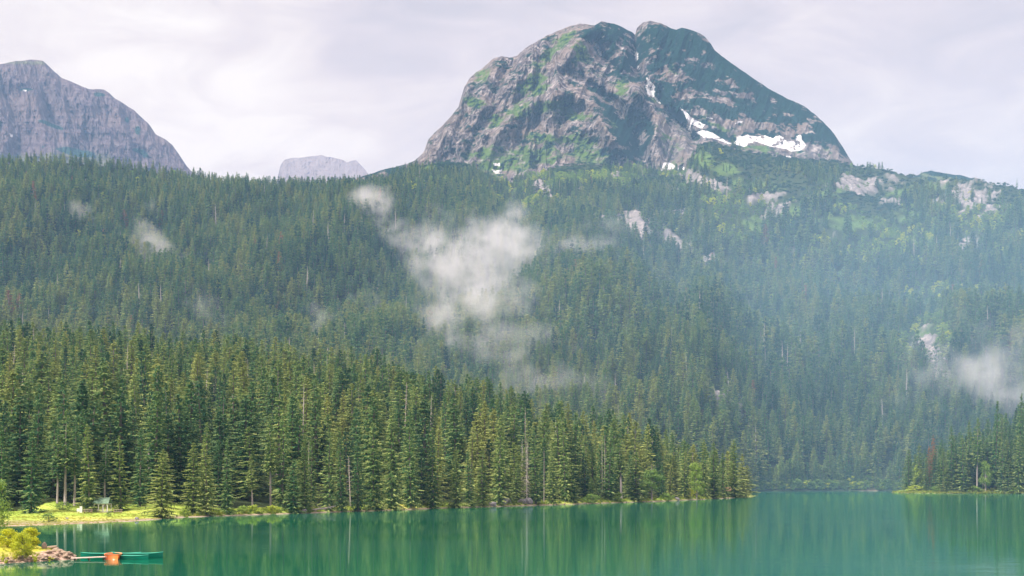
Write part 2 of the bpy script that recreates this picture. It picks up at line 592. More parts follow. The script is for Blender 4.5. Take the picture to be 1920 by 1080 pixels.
# ------------------------------------------------------------------ lake
def water_mat():
    m, nt, out = newmat('lake_water')
    g = nd(nt, 'ShaderNodeNewGeometry')
    pos = g.outputs['Position']
    # broad calm and breezy patches
    patch = noise(nt, vscale(nt, pos, (0.010, 0.022, 1)), 1.0, 3, 0.5)
    rip = noise(nt, vscale(nt, pos, (0.55, 1.1, 1)), 1.0, 3, 0.6)
    rip2 = noise(nt, vscale(nt, pos, (0.10, 0.24, 1)), 1.0, 2, 0.5)
    wx = nd(nt, 'ShaderNodeSeparateXYZ')
    lk(nt, pos, wx.inputs[0])
    breeze = mth(nt, 'MULTIPLY', mth(nt, 'DIVIDE', mth(nt, 'SUBTRACT', wx.outputs['X'], 10.0), 90.0, True), 0.10)
    patch = mth(nt, 'ADD', patch, breeze)
    st = ramp(nt, patch, [(0.44, 0.03), (0.66, 0.24)])
    bp = nd(nt, 'ShaderNodeBump')
    bp.inputs['Distance'].default_value = 0.12
    lk(nt, st, bp.inputs['Strength'])
    h = mth(nt, 'ADD', mth(nt, 'MULTIPLY', rip, 0.5), mth(nt, 'MULTIPLY', rip2, 1.3))
    lk(nt, h, bp.inputs['Height'])
    body = nd(nt, 'ShaderNodeBsdfDiffuse')
    c = ramp(nt, patch, [(0.35, (0.0035, 0.108, 0.053)), (0.7, (0.016, 0.118, 0.086))])
    lk(nt, c, body.inputs[0])
    gl = nd(nt, 'ShaderNodeBsdfGlossy')
    gl.inputs['Roughness'].default_value = 0.035
    gl.inputs['Color'].default_value = (0.80, 1.0, 0.93, 1)
    lk(nt, bp.outputs[0], gl.inputs['Normal'])
    lw = nd(nt, 'ShaderNodeFresnel')
    lw.inputs['IOR'].default_value = 1.33
    f = mth(nt, 'MULTIPLY', lw.outputs[0], 0.95, True)
    f = mth(nt, 'MINIMUM', f, 0.78)
    mx = nd(nt, 'ShaderNodeMixShader')
    lk(nt, f, mx.inputs[0])
    lk(nt, body.outputs[0], mx.inputs[1])
    lk(nt, gl.outputs[0], mx.inputs[2])
    lk(nt, mx.outputs[0], out.inputs[0])
    return m


M['water'] = water_mat()
wb = MB()
wb.add([(-700, -250, 0), (700, -250, 0), (700, 1150, 0), (-700, 1150, 0)], [(0, 1, 2, 3)])
tag(wb.build('lake_water', M['water']), kind='structure')


# ------------------------------------------------------------------ rocky mountains
def rock_mat(name, dark, mid, light, warm, vegc, grassc, scale=1.0):
    m, nt, out = newmat(name)
    g = nd(nt, 'ShaderNodeNewGeometry')
    pos = g.outputs['Position']
    cov = nd(nt, 'ShaderNodeAttribute', attribute_type='GEOMETRY', attribute_name='cover')
    sp = nd(nt, 'ShaderNodeSeparateColor')
    lk(nt, cov.outputs['Color'], sp.inputs[0])
    n1 = noise(nt, vscale(nt, pos, (0.075 * scale, 0.075 * scale, 0.035 * scale)), 1.0, 8, 0.72, 0.4)
    n2 = noise(nt, pos, 0.012 * scale, 5, 0.6)
    n3 = noise(nt, pos, 0.18 * scale, 5, 0.7)
    rock = ramp(nt, n1, [(0.36, dark), (0.5, mid), (0.64, light)])
    rock = mixc(nt, ramp(nt, n2, [(0.45, 0.0), (0.62, 0.6)]), rock, warm)
    veg = ramp(nt, n3, [(0.35, tuple(v * 0.6 for v in vegc)), (0.65, tuple(v * 1.5 for v in vegc))])
    gra = ramp(nt, n3, [(0.35, tuple(v * 0.65 for v in grassc)), (0.65, tuple(v * 1.35 for v in grassc))])
    c = mixc(nt, sp.outputs[1], rock, gra)
    c = mixc(nt, sp.outputs[0], c, veg)
    c = mixc(nt, sp.outputs[2], c, ramp(nt, n3, [(0.35, (0.62, 0.60, 0.61)), (0.6, (0.84, 0.83, 0.85))]))
    b = nd(nt, 'ShaderNodeBsdfDiffuse')
    lk(nt, c, b.inputs[0])
    bp = nd(nt, 'ShaderNodeBump')
    bp.inputs['Strength'].default_value = 0.75
    bp.inputs['Distance'].default_value = 9.0 / scale
    lk(nt, n1, bp.inputs['Height'])
    lk(nt, bp.outputs[0], b.inputs['Normal'])
    lk(nt, b.outputs[0], out.inputs[0])
    return m


def seg_dist(px, py, pl):
    d = np.full(px.shape, 1e9)
    for (a, b) in zip(pl[:-1], pl[1:]):
        ax, ay, bx, by = a[0], a[1], b[0], b[1]
        L2 = (bx - ax) ** 2 + (by - ay) ** 2 + 1e-9
        t = np.clip(((px - ax) * (bx - ax) + (py - ay) * (by - ay)) / L2, 0, 1)
        d = np.minimum(d, np.hypot(px - ax - t * (bx - ax), py - ay - t * (by - ay)))
    return d


def inpoly(px, py, pl):
    ins = np.zeros(px.shape, bool)
    n = len(pl)
    for i in range(n):
        x1, y1 = pl[i]
        x2, y2 = pl[(i + 1) % n]
        c = ((y1 > py) != (y2 > py)) & (px < (x2 - x1) * (py - y1) / ((y2 - y1) if y2 != y1 else 1e-9) + x1)
        ins ^= c
    return ins


def relief(name, x0, x1, dx, sky, base_y, rows, Dfun, mat, coverfun, back=400.0):
    """a mountain: front face from its foot to its skyline, then its far side going down again"""
    pxs = np.arange(x0, x1 + 0.1, dx)
    s = interp(pxs, sky)
    s = s + 2.4 * (fbm(pxs / 9.0, pxs * 0, 881, 3) - 0.5)
    s = np.minimum(s, base_y - 3)
    t = np.linspace(0, 1, rows) ** 0.9
    P = np.tile(pxs, (rows, 1))
    PY = base_y + (s[None, :] - base_y) * t[:, None]
    D = Dfun(P, PY, np.tile(s, (rows, 1)))
    X = (P - 960) / F * D
    Z = CH + (HY - PY) / F * D
    C = coverfun(P, PY, X, Z, s[None, :] + 0 * P)
    # far side
    top = np.stack([X[-1], D[-1], Z[-1]], -1)
    bk, bc = [], []
    zb = Z[0].min() - 50
    for k in range(1, 13):
        u = k / 12
        q = top.copy()
        q[:, 1] += back * u
        q[:, 0] *= q[:, 1] / top[:, 1]
        q[:, 2] = top[:, 2] * (1 - u ** 1.3) + zb * u ** 1.3 + 12 * (fbm(pxs / 12.0, pxs * 0 + k, 882, 3) - 0.5) * (u < 1)
        bk.append(q)
        bc.append(C[-1])
    V = np.concatenate([np.stack([X, D, Z], -1), np.array(bk)], 0)
    Cc = np.concatenate([C, np.array(bc)], 0)
    o = grid_mesh(name, V, mat, Cc, smooth=False)
    tag(o, kind='structure')
    return o


SKY_PEAK = [(560, 352), (640, 345), (690, 327), (720, 318), (760, 308), (780, 300), (795, 285), (803, 262), (815, 248), (830, 235), (848, 215), (860, 200), (865, 182), (870, 165),
            (880, 148), (892, 136), (905, 128), (925, 110), (940, 105), (955, 108), (970, 105), (976, 98), (985, 91), (1010, 75), (1025, 67), (1040, 60), (1065, 50),
            (1088, 44), (1105, 46), (1115, 48), (1127, 40), (1145, 43), (1165, 50), (1185, 60), (1191, 66), (1194, 52), (1205, 42), (1220, 39),
            (1240, 44), (1258, 53), (1268, 55), (1278, 52), (1295, 55), (1310, 62), (1322, 69), (1332, 80), (1340, 95), (1370, 118), (1400, 138), (1440, 165),
            (1475, 184), (1510, 200), (1530, 216), (1545, 230), (1565, 252), (1580, 275), (1590, 292), (1600, 308), (1612, 316), (1680, 338), (1740, 352)]

# spurs stand out of the face (+), gullies cut into it (-): (points, metres, width px)
FEAT = [([(1115, 50), (1075, 85), (1040, 130), (1052, 170), (1080, 180), (1110, 195), (1135, 240), (1150, 262)], 60, 26),
        ([(1078, 172), (1010, 190), (960, 215), (935, 250), (915, 290)], 26, 16),
        ([(1110, 195), (1138, 235), (1165, 275), (1185, 310)], 34, 14),
        ([(985, 92), (965, 130), (945, 170), (925, 200)], 30, 18),
        ([(940, 106), (915, 140), (900, 180), (895, 220), (885, 270)], 34, 20),
        ([(870, 160), (858, 205), (835, 250), (815, 290)], 22, 16),
        ([(1070, 100), (1100, 140), (1130, 170), (1175, 190), (1200, 175)], 34, 16),
        ([(1190, 165), (1215, 185), (1228, 230), (1235, 290), (1240, 330)], 46, 20),
        ([(1255, 205), (1280, 235), (1290, 280), (1295, 320)], 40, 18),
        ([(1127, 42), (1150, 80), (1165, 120), (1190, 160)], 26, 16),
        ([(1192, 60), (1193, 110), (1205, 145), (1219, 170), (1240, 200), (1275, 235), (1300, 262)], -75, 13),
        ([(1118, 80), (1127, 105), (1160, 130), (1185, 150)], -32, 11),
        ([(1125, 180), (1165, 215), (1190, 250), (1210, 300), (1225, 340)], -62, 15),
        ([(970, 105), (950, 130), (935, 160), (925, 205), (890, 250), (875, 300)], -34, 12),
        ([(1050, 75), (1030, 110), (1010, 150), (985, 180), (960, 200), (930, 230)], -24, 12),
        ([(905, 130), (880, 190), (860, 240), (850, 290)], -20, 12),
        ([(1080, 110), (1100, 150), (1130, 175), (1150, 190)], -26, 10),
        ([(1000, 225), (985, 260), (985, 300)], -26, 12), ([(1060, 200), (1050, 240), (1070, 290)], -18, 12),
        ([(1285, 60), (1330, 110), (1400, 165), (1480, 220), (1540, 270)], 18, 30),
        ([(1230, 60), (1260, 110), (1290, 160), (1330, 205)], 20, 20),
        ([(1360, 150), (1390, 200), (1420, 240)], -16, 14), ([(1450, 190), (1480, 225), (1500, 262)], -16, 14),
        ([(1300, 232), (1350, 262), (1440, 272), (1510, 275)], -14, 20),
        ([(1540, 225), (1565, 265), (1585, 305)], 30, 16)]
SNOW_POLY = [
    [(1276, 203), (1283, 207), (1291, 215), (1300, 223), (1311, 229), (1323, 233), (1323, 239), (1313, 241), (1303, 236), (1297, 234), (1296, 245), (1289, 243), (1291, 231), (1285, 216)],
    [(1303, 247), (1320, 244), (1336, 249), (1350, 258), (1364, 266), (1376, 270), (1366, 269), (1350, 264), (1335, 259), (1318, 257), (1310, 251)],
    [(1374, 269), (1382, 262), (1383, 253), (1391, 256), (1402, 253), (1421, 256), (1433, 253), (1449, 259), (1462, 254), (1470, 258), (1475, 266), (1488, 264), (1496, 255), (1502, 252),
     (1504, 262), (1512, 273), (1500, 281), (1488, 285), (1472, 279), (1452, 277), (1430, 270), (1415, 265), (1403, 268), (1397, 276)],
    [(1366, 229), (1380, 229), (1393, 227), (1391, 231), (1376, 232)], [(1320, 218), (1330, 220), (1345, 224), (1332, 223)],
    [(1212, 148), (1217, 150), (1227, 160), (1228, 172), (1225, 182), (1217, 182), (1213, 170), (1211, 160)], [(1224, 180), (1232, 184), (1241, 196), (1232, 191)],
    [(1190, 98), (1195, 99), (1197, 113), (1193, 114)], [(1195, 122), (1199, 124), (1199, 131), (1196, 130)], [(1210, 143), (1217, 149), (1214, 152)],
    [(1113, 80), (1120, 82), (1128, 96), (1128, 106), (1123, 102), (1117, 88)],
    [(1245, 304), (1254, 304), (1266, 311), (1278, 318), (1276, 321), (1262, 319), (1255, 315), (1249, 322), (1240, 321)], [(1275, 311), (1286, 314), (1283, 319), (1277, 317)],
    [(1301, 320), (1313, 322), (1311, 327), (1303, 325)], [(1462, 296), (1482, 293), (1484, 296), (1466, 299)], [(1330, 282), (1352, 289), (1350, 292), (1334, 287)],
    [(1534, 217), (1541, 219), (1549, 228), (1546, 230), (1537, 222)], [(925, 306), (938, 306), (937, 311), (928, 311)], [(923, 318), (932, 320), (942, 317), (939, 325), (928, 325)]]
PK_VEG = [(1190, 85, 70, 42, 20), (1150, 60, 50, 30), (1160, 110, 45, 28, 50), (1110, 62, 30, 12), (1250, 80, 70, 40), (1320, 110, 90, 40, 35), (1400, 165, 110, 44, 34), (1480, 215, 90, 36, 34), (1300, 150, 90, 40, 40), (1260, 190, 50, 40, 50),
          (1340, 200, 90, 26, 28), (1420, 215, 80, 24, 20), (1540, 250, 50, 34, 50), (1175, 245, 32, 40, 40), (1140, 215, 40, 16, 40), (1200, 225, 40, 18, 45), (1345, 250, 50, 12, 25), (1190, 285, 24, 30), (1165, 285, 40, 14), (1200, 145, 22, 12),
          (1350, 130, 60, 30, 34), (1240, 120, 40, 30), (1420, 250, 50, 8), (1580, 285, 14, 20), (740, 322, 60, 12), (1120, 170, 40, 7, 20)]
PK_ROCK = [(1185, 80, 14, 34, 20), (1162, 95, 12, 30, 10), (1200, 50, 14, 10), (1210, 75, 20, 10, -30), (1270, 145, 36, 14, 10), (1315, 115, 26, 9, 10), (1330, 185, 50, 12, 12), (1290, 180, 30, 14), (1380, 155, 30, 8, 20), (1450, 190, 16, 12, 60), (1400, 178, 24, 8),
           (1420, 232, 70, 9, 8), (1500, 235, 40, 20, 10), (1545, 285, 40, 26, 10), (1590, 300, 14, 20), (1450, 288, 60, 10, 5), (1540, 222, 10, 18, -40), (1480, 215, 16, 7), (1350, 225, 50, 8, 20), (1240, 250, 16, 60), (1270, 280, 26, 50, -10), (1320, 100, 9, 6), (1325, 75, 16, 6, 40)]
PK_GRASS = [(895, 190, 28, 13, 20), (905, 140, 18, 10), (1000, 165, 36, 20, -10), (970, 210, 30, 16, -30), (930, 225, 24, 10, -30), (1040, 195, 40, 16, 0), (1010, 145, 24, 22, 60), (1025, 260, 40, 12, 10), (910, 290, 40, 14, -10), (940, 310, 60, 18, 0), (1075, 215, 50, 12, 10),
            (1065, 265, 70, 16, 0), (1000, 295, 80, 18, 0), (1110, 290, 60, 16), (1088, 95, 16, 26, -30), (1165, 165, 16, 20), (1155, 230, 14, 30, -40), (1245, 262, 10, 8), (1060, 70, 30, 10, -30), (1235, 190, 14, 12), (1030, 100, 40, 10, -40), (1220, 60, 30, 6, 0), (1420, 277, 30, 5), (1350, 240, 40, 8, 20), (1260, 120, 30, 8, 60)]


def pk_depth(P, PY, S):
    X = (P - 960) * 1.02
    Zz = (HY - PY) * 1.02
    D = 2480 + 560 * ((362 - PY) / 322)
    D = D + 170 * ((P - 1185) / 420) ** 2
    D = D + 70 * np.exp(-(PY - S) / 12.0)
    wx = 14 * (fbm(X / 60, Zz / 60, 501, 4) - 0.5)
    wy = 14 * (fbm(X / 60 + 7, Zz / 60 + 7, 511, 4) - 0.5)
    for pl, amp, w in FEAT:
        d = seg_dist(P + wx, PY + wy, pl)
        D = D - 1.5 * amp * np.exp(-(d / w) ** 1.4)
    rr = fbm(X / 52 + Zz / 140 * np.tanh((P - 1010) / 70.0) * -0.8, Zz / 210, 521, 6, 0.56, True) - 0.5
    r2 = fbm(X / 26 - Zz / 70, Zz / 46, 531, 5, 0.6, True) - 0.5
    right = sstep(1230, 1330, P)
    bowl = np.exp(-((P - 1400) / 110) ** 2 - ((PY - 262) / 24) ** 2)
    D = D - (rr * 112 + r2 * 50) * (1 - 0.55 * right) * (1 - 0.8 * bowl)
    return D


def pk_cover(P, PY, X, Z, S):
    w = 22 * (fbm(X / 34, Z / 30, 601, 5, 0.6) - 0.5)
    w2 = 22 * (fbm(X / 34 + 5, Z / 30 + 5, 611, 5, 0.6) - 0.5)
    n = fbm(X / 16, Z / 11, 621, 5, 0.62) - 0.5
    n4 = fbm(X / 5.5, Z / 4, 641, 3, 0.6) - 0.5
    veg = ell(P + w, PY + w2, PK_VEG) - 0.8 * ell(P + w2, PY + w, PK_ROCK) + n * 2.4 + n4 * 1.1
    veg = veg + 0.25 * (P > 1200) * (PY - S < 26)
    r = sstep(0.30, 0.42, veg)
    gr = ell(P + w2, PY + w, PK_GRASS) + n * 2.2 + n4 * 1.0 + 0.05
    g = sstep(0.25, 0.75, gr) * 0.9
    sn = np.zeros(P.shape, bool)
    ww = 6.0 * (fbm(X / 9, Z / 7, 631, 4, 0.65) - 0.5)
    for pl in SNOW_POLY:
        sn |= inpoly(P + ww, PY + ww * 0.8, pl) & (n4 + n > -0.20)
    return np.stack([r, g, sn.astype(float)], -1)


M['peak'] = rock_mat('peak_rock', (0.030, 0.026, 0.028), (0.120, 0.103, 0.104), (0.39, 0.345, 0.335), (0.21, 0.16, 0.13), (0.009, 0.028, 0.022), (0.075, 0.135, 0.025))
relief('rocky_mountain', 560, 1740, 1.5, SKY_PEAK, 362, 270, pk_depth, M['peak'], pk_cover)

SKY_LEFT = [(-420, 330), (-300, 250), (-200, 195), (-100, 150), (-40, 128), (0, 121), (30, 114), (60, 112), (80, 114), (92, 124), (104, 136), (115, 145), (140, 155), (165, 167), (180, 167), (193, 168),
            (205, 174), (215, 184), (235, 196), (252, 207), (268, 222), (280, 234), (292, 252), (300, 256), (312, 262), (322, 271), (333, 285), (342, 299), (350, 312), (372, 335), (420, 348)]
LF = [([(60, 112), (80, 160), (95, 220), (140, 280)], -60, 14), ([(0, 150), (20, 200), (40, 250), (30, 300)], -50, 16), ([(165, 168), (175, 210), (200, 250), (215, 300)], 60, 20),
      ([(30, 115), (60, 170), (75, 230), (100, 290)], 40, 18), ([(240, 200), (245, 240), (265, 290)], -30, 12), ([(115, 145), (130, 200), (165, 260), (190, 300)], -35, 12)]


def lf_depth(P, PY, S):
    X, Z = (P - 960) * 1.5, (HY - PY) * 1.5
    D = 4100 + 500 * ((345 - PY) / 235) + 1.0 * np.maximum(P, -100) + 60 * np.exp(-(PY - S) / 8.0)
    for pl, amp, w in LF:
        D = D - amp * np.exp(-(seg_dist(P, PY, pl) / w) ** 1.4)
    D = D - 130 * (fbm(X / 80 + Z / 300, Z / 260, 701, 6, 0.6, True) - 0.5) - 40 * (fbm(X / 26, Z / 60, 711, 4, 0.6, True) - 0.5)
    return D


def lf_cover(P, PY, X, Z, S):
    n = fbm(X / 40, Z / 26, 721, 5, 0.6) - 0.5
    veg = ell(P, PY, [(185, 178, 12, 5), (50, 168, 14, 4), (90, 232, 30, 5, 20), (238, 225, 8, 9), (262, 285, 20, 8, 20), (130, 282, 60, 10, 10), (258, 242, 6, 12)]) + n * 1.4
    g = sstep(0.4, 0.8, ell(P, PY, [(40, 118, 70, 5), (130, 300, 120, 22), (20, 300, 90, 20)]) + n)
    sn = inpoly(P, PY, [(42, 168), (50, 169), (48, 172)]) | inpoly(P, PY, [(18, 250), (24, 253), (23, 259), (20, 256)])
    return np.stack([sstep(0.45, 0.6, veg), g * 0.5, sn.astype(float)], -1)


M['left'] = rock_mat('cliff_rock', (0.055, 0.038, 0.047), (0.115, 0.088, 0.10), (0.19, 0.155, 0.16), (0.16, 0.12, 0.115), (0.03, 0.06, 0.05), (0.12, 0.15, 0.06), 0.7)
relief('rocky_mountain', -420, 420, 1.6, SKY_LEFT, 352, 190, lf_depth, M['left'], lf_cover)

M['far'] = rock_mat('hazed_rock', (0.21, 0.18, 0.20), (0.23, 0.20, 0.215), (0.25, 0.22, 0.23), (0.24, 0.21, 0.215), (0.03, 0.06, 0.05), (0.12, 0.15, 0.06), 0.6)  # pale, low-contrast rock colours with the distance haze painted in
SKY_FAR = [(470, 372), (518, 345), (526, 310), (533, 300), (545, 297), (570, 295), (600, 291), (622, 295), (640, 299), (652, 305), (660, 301), (668, 300), (676, 309), (686, 320), (700, 336), (715, 350)]
relief('rocky_mountain', 470, 715, 1.8, SKY_FAR, 356, 60,
       lambda P, PY, S: 5400 + 350 * ((356 - PY) / 65) - 60 * (fbm(P / 26, PY / 30, 731, 5, 0.6, True) - 0.5),
       M['far'], lambda P, PY, X, Z, S: np.stack([P * 0, P * 0, P * 0], -1), 600)
SKY_BACK = [(1650, 352), (1700, 335), (1722, 328), (1733, 322), (1745, 320), (1760, 323), (1785, 327), (1810, 330), (1840, 342), (1880, 360)]
relief('hill', 1650, 1880, 2.0, SKY_BACK, 366, 50, lambda P, PY, S: 2700 + 200 * ((366 - PY) / 46) - 40 * (fbm(P / 20, PY / 20, 741, 5, 0.6, True) - 0.5),
       M['peak'], lambda P, PY, X, Z, S: np.stack([sstep(0.35, 0.5, fbm(X / 16, Z / 10, 751, 4)), P * 0 + 0.6, P * 0], -1), 300)
# ------------------------------------------------------------------ tree prototypes (height 1, foot at the origin)
def conifer(seed, R=0.15, cb=0.04, whorls=40, nb=9, st=5, leaf=0.030, bare=0.0, top=1.0, lop=0.12):
    """returns (crown MB, trunk MB). Whorls of drooping boughs, each with side sprays"""
    r = random.Random(seed)
    C, T = MB(), MB()
    bend = [(r.uniform(-1, 1) * 0.004, r.uniform(-1, 1) * 0.004) for _ in range(8)]
    pts, rad = [], []
    for i in range(8):
        h = i / 7.0
        pts.append((bend[i][0] * (h > 0), bend[i][1] * (h > 0), -0.02 + h * 0.985 * top))
        rad.append(0.0135 * (1 - h) ** 0.85 + 0.0012)
    T.tube(pts, rad, 6)
    side = [r.uniform(1 - lop * 1.6, 1 + lop) for _ in range(6)]
    for w in range(whorls):
        u = (w + r.uniform(-0.3, 0.3)) / (whorls - 1)
        u = min(max(u, 0), 1)
        z = cb + (0.985 - cb) * u
        prof = ((1 - u) ** 0.62) * (0.72 + 0.28 * math.sin(min(1, u * 5 + 0.25) * math.pi / 2))
        rr = R * prof * r.uniform(0.80, 1.12) + 0.006
        n = max(4, int(nb * (0.5 + 0.5 * (1 - u)) + 0.5))
        a0 = r.uniform(0, 6.283)
        for k in range(n):
            if r.random() < bare:
                continue
            a = a0 + 6.283 * k / n + r.uniform(-0.3, 0.3)
            L = rr * r.uniform(0.62, 1.12) * side[int(a / 6.283 * 6) % 6]
            droop = r.uniform(0.18, 0.42) * (1.15 - u * 0.9)
            lift = 0.22 * u
            ca, sa = math.cos(a), math.sin(a)
            bz = z + r.uniform(-0.4, 0.4) * (1 - cb) / whorls
            def P(s):
                return Vector((ca * L * s, sa * L * s, bz + L * (lift * s - droop * s * 1.5 + droop * 0.55 * s * s)))
            S = max(2, int(st * (0.45 + 0.55 * L / (R + 1e-6))))
            for j in range(S):
                s = (j + 0.75) / (S + 0.25)
                p = P(s)
                ln = leaf * r.uniform(0.75, 1.3) * (1.15 - 0.45 * s) * (0.55 + 0.45 * (1 - u))
                for sg in (-1, 1):
                    ang = a + sg * r.uniform(0.5, 1.15)
                    d = Vector((math.cos(ang), math.sin(ang), -r.uniform(0.15, 0.75))).normalized()
                    wv = Vector((-math.sin(ang), math.cos(ang), r.uniform(-0.9, 0.9))).normalized() * ln * r.uniform(0.22, 0.36)
                    q = p + d * ln
                    t = min(1.0, max(0.0, s - 0.40) * r.uniform(0.4, 1.5) + 0.30 * u * u * r.random())  # paler outward and upward: new growth, and light on the crown painted in
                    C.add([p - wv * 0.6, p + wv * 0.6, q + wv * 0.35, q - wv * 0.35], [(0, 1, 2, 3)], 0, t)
            p, q = P(0.55), P(1.06)
            wv = Vector((-sa, ca, r.uniform(-0.6, 0.6))) * leaf * 0.30 * (0.6 + 0.4 * (1 - u))
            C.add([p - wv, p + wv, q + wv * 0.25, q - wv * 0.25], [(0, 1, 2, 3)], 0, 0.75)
            # hanging twigs
            if r.random() < 0.8:
                p = P(r.uniform(0.3, 0.95))
                wv = Vector((ca, sa, 0)).cross(Vector((0, 0, 1))) * leaf * 0.25 + Vector((ca, sa, 0)) * leaf * r.uniform(-0.2, 0.2)
                C.add([p - wv, p + wv, p + wv * 0.4 - Vector((0, 0, leaf * 0.9)), p - wv * 0.4 - Vector((0, 0, leaf * 0.9))], [(0, 1, 2, 3)], 0, 0.15)
    for k in range(4):   # leader
        a = k * 1.57 + r.random()
        C.add([(0.0035 * math.cos(a), 0.0035 * math.sin(a), 0.95), (-0.0035 * math.cos(a), -0.0035 * math.sin(a), 0.95), (0, 0, 1.0)], [(0, 1, 2)], 0, 0.7)
    return C, T


def dead_conifer(seed, R=0.05, n=60, cb=0.25):
    r = random.Random(seed)
    B = MB()
    B.tube([(0, 0, -0.02), (0.003, 0, 0.35), (-0.003, 0.002, 0.7), (0.002, 0, 1.0)], [0.012, 0.010, 0.006, 0.0015], 6)
    for i in range(n):
        z = cb + (0.97 - cb) * r.random()
        a = r.uniform(0, 6.283)
        L = R * (1.1 - z) * r.uniform(0.4, 1.6) + 0.01
        q = Vector((math.cos(a) * L, math.sin(a) * L, z - L * r.uniform(0.1, 0.6)))
        B.tube([(0, 0, z), (q.x * 0.5, q.y * 0.5, z - (z - q.z) * 0.25), q], [0.0022, 0.0016, 0.0007], 3, cap=False)
    return B


def broadleaf(seed, R=0.30, leaves=1500, leaf=0.035, cb=0.16, blobs=16, tall=1.0):
    r = random.Random(seed)
    C, T = MB(), MB()
    T.tube([(0, 0, -0.02), (0.012, 0.005, 0.2), (-0.006, 0.006, 0.5), (0.004, 0, 0.86)], [0.022, 0.018, 0.011, 0.004], 6)
    bl = []
    for i in range(blobs):
        z = cb + 0.10 + (0.88 - cb - 0.08) * (i + r.random()) / blobs
        u = (z - cb) / (1 - cb)
        rr = R * math.sin(min(1, max(0.04, u * 0.93 + 0.12)) * math.pi) ** 0.7
        a = r.uniform(0, 6.283)
        d = rr * r.uniform(0.25, 0.85)
        c = Vector((math.cos(a) * d, math.sin(a) * d, z))
        T.tube([(0, 0, max(0.1, z - 0.16)), (c.x * 0.6, c.y * 0.6, z - 0.05), c], [0.007, 0.005, 0.002], 4, cap=False)
        bl.append((c, R * r.uniform(0.26, 0.48)))
    for i in range(leaves):
        c, br = bl[r.randrange(len(bl))]
        d = Vector((r.gauss(0, 1), r.gauss(0, 1), r.gauss(0, 1))).normalized()
        p = c + Vector((d.x, d.y, d.z * 0.75)) * br * (r.random() ** 0.4)
        e1 = Vector((r.gauss(0, 1), r.gauss(0, 1), r.gauss(0, 1))).normalized()
        e2 = e1.cross(d + Vector((0.1, 0, 0.05))).normalized()
        s = leaf * r.uniform(0.5, 1.1)
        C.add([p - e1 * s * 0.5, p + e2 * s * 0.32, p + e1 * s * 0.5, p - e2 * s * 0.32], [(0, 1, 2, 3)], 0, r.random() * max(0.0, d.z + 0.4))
    return C, T


def scrub(seed, n=170, leaf=0.30):
    r = random.Random(seed)
    C = MB()
    bl = [(Vector((r.uniform(-0.62, 0.62), r.uniform(-0.62, 0.62), r.uniform(0.1, 0.5))), r.uniform(0.3, 0.5)) for _ in range(6)]
    for i in range(n):
        c, br = bl[r.randrange(6)]
        d = Vector((r.gauss(0, 1), r.gauss(0, 1), abs(r.gauss(0, 1)))).normalized()
        p = c + d * br * r.uniform(0.6, 1.05)
        e1 = Vector((r.gauss(0, 1), r.gauss(0, 1), r.gauss(0, 1) + 0.8)).normalized()
        e2 = e1.cross(d + Vector((0.1, 0, 0.05))).normalized()
        s = leaf * r.uniform(0.5, 1.1)
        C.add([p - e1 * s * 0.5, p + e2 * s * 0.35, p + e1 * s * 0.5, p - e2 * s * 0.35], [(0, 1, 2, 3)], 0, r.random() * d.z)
    return C


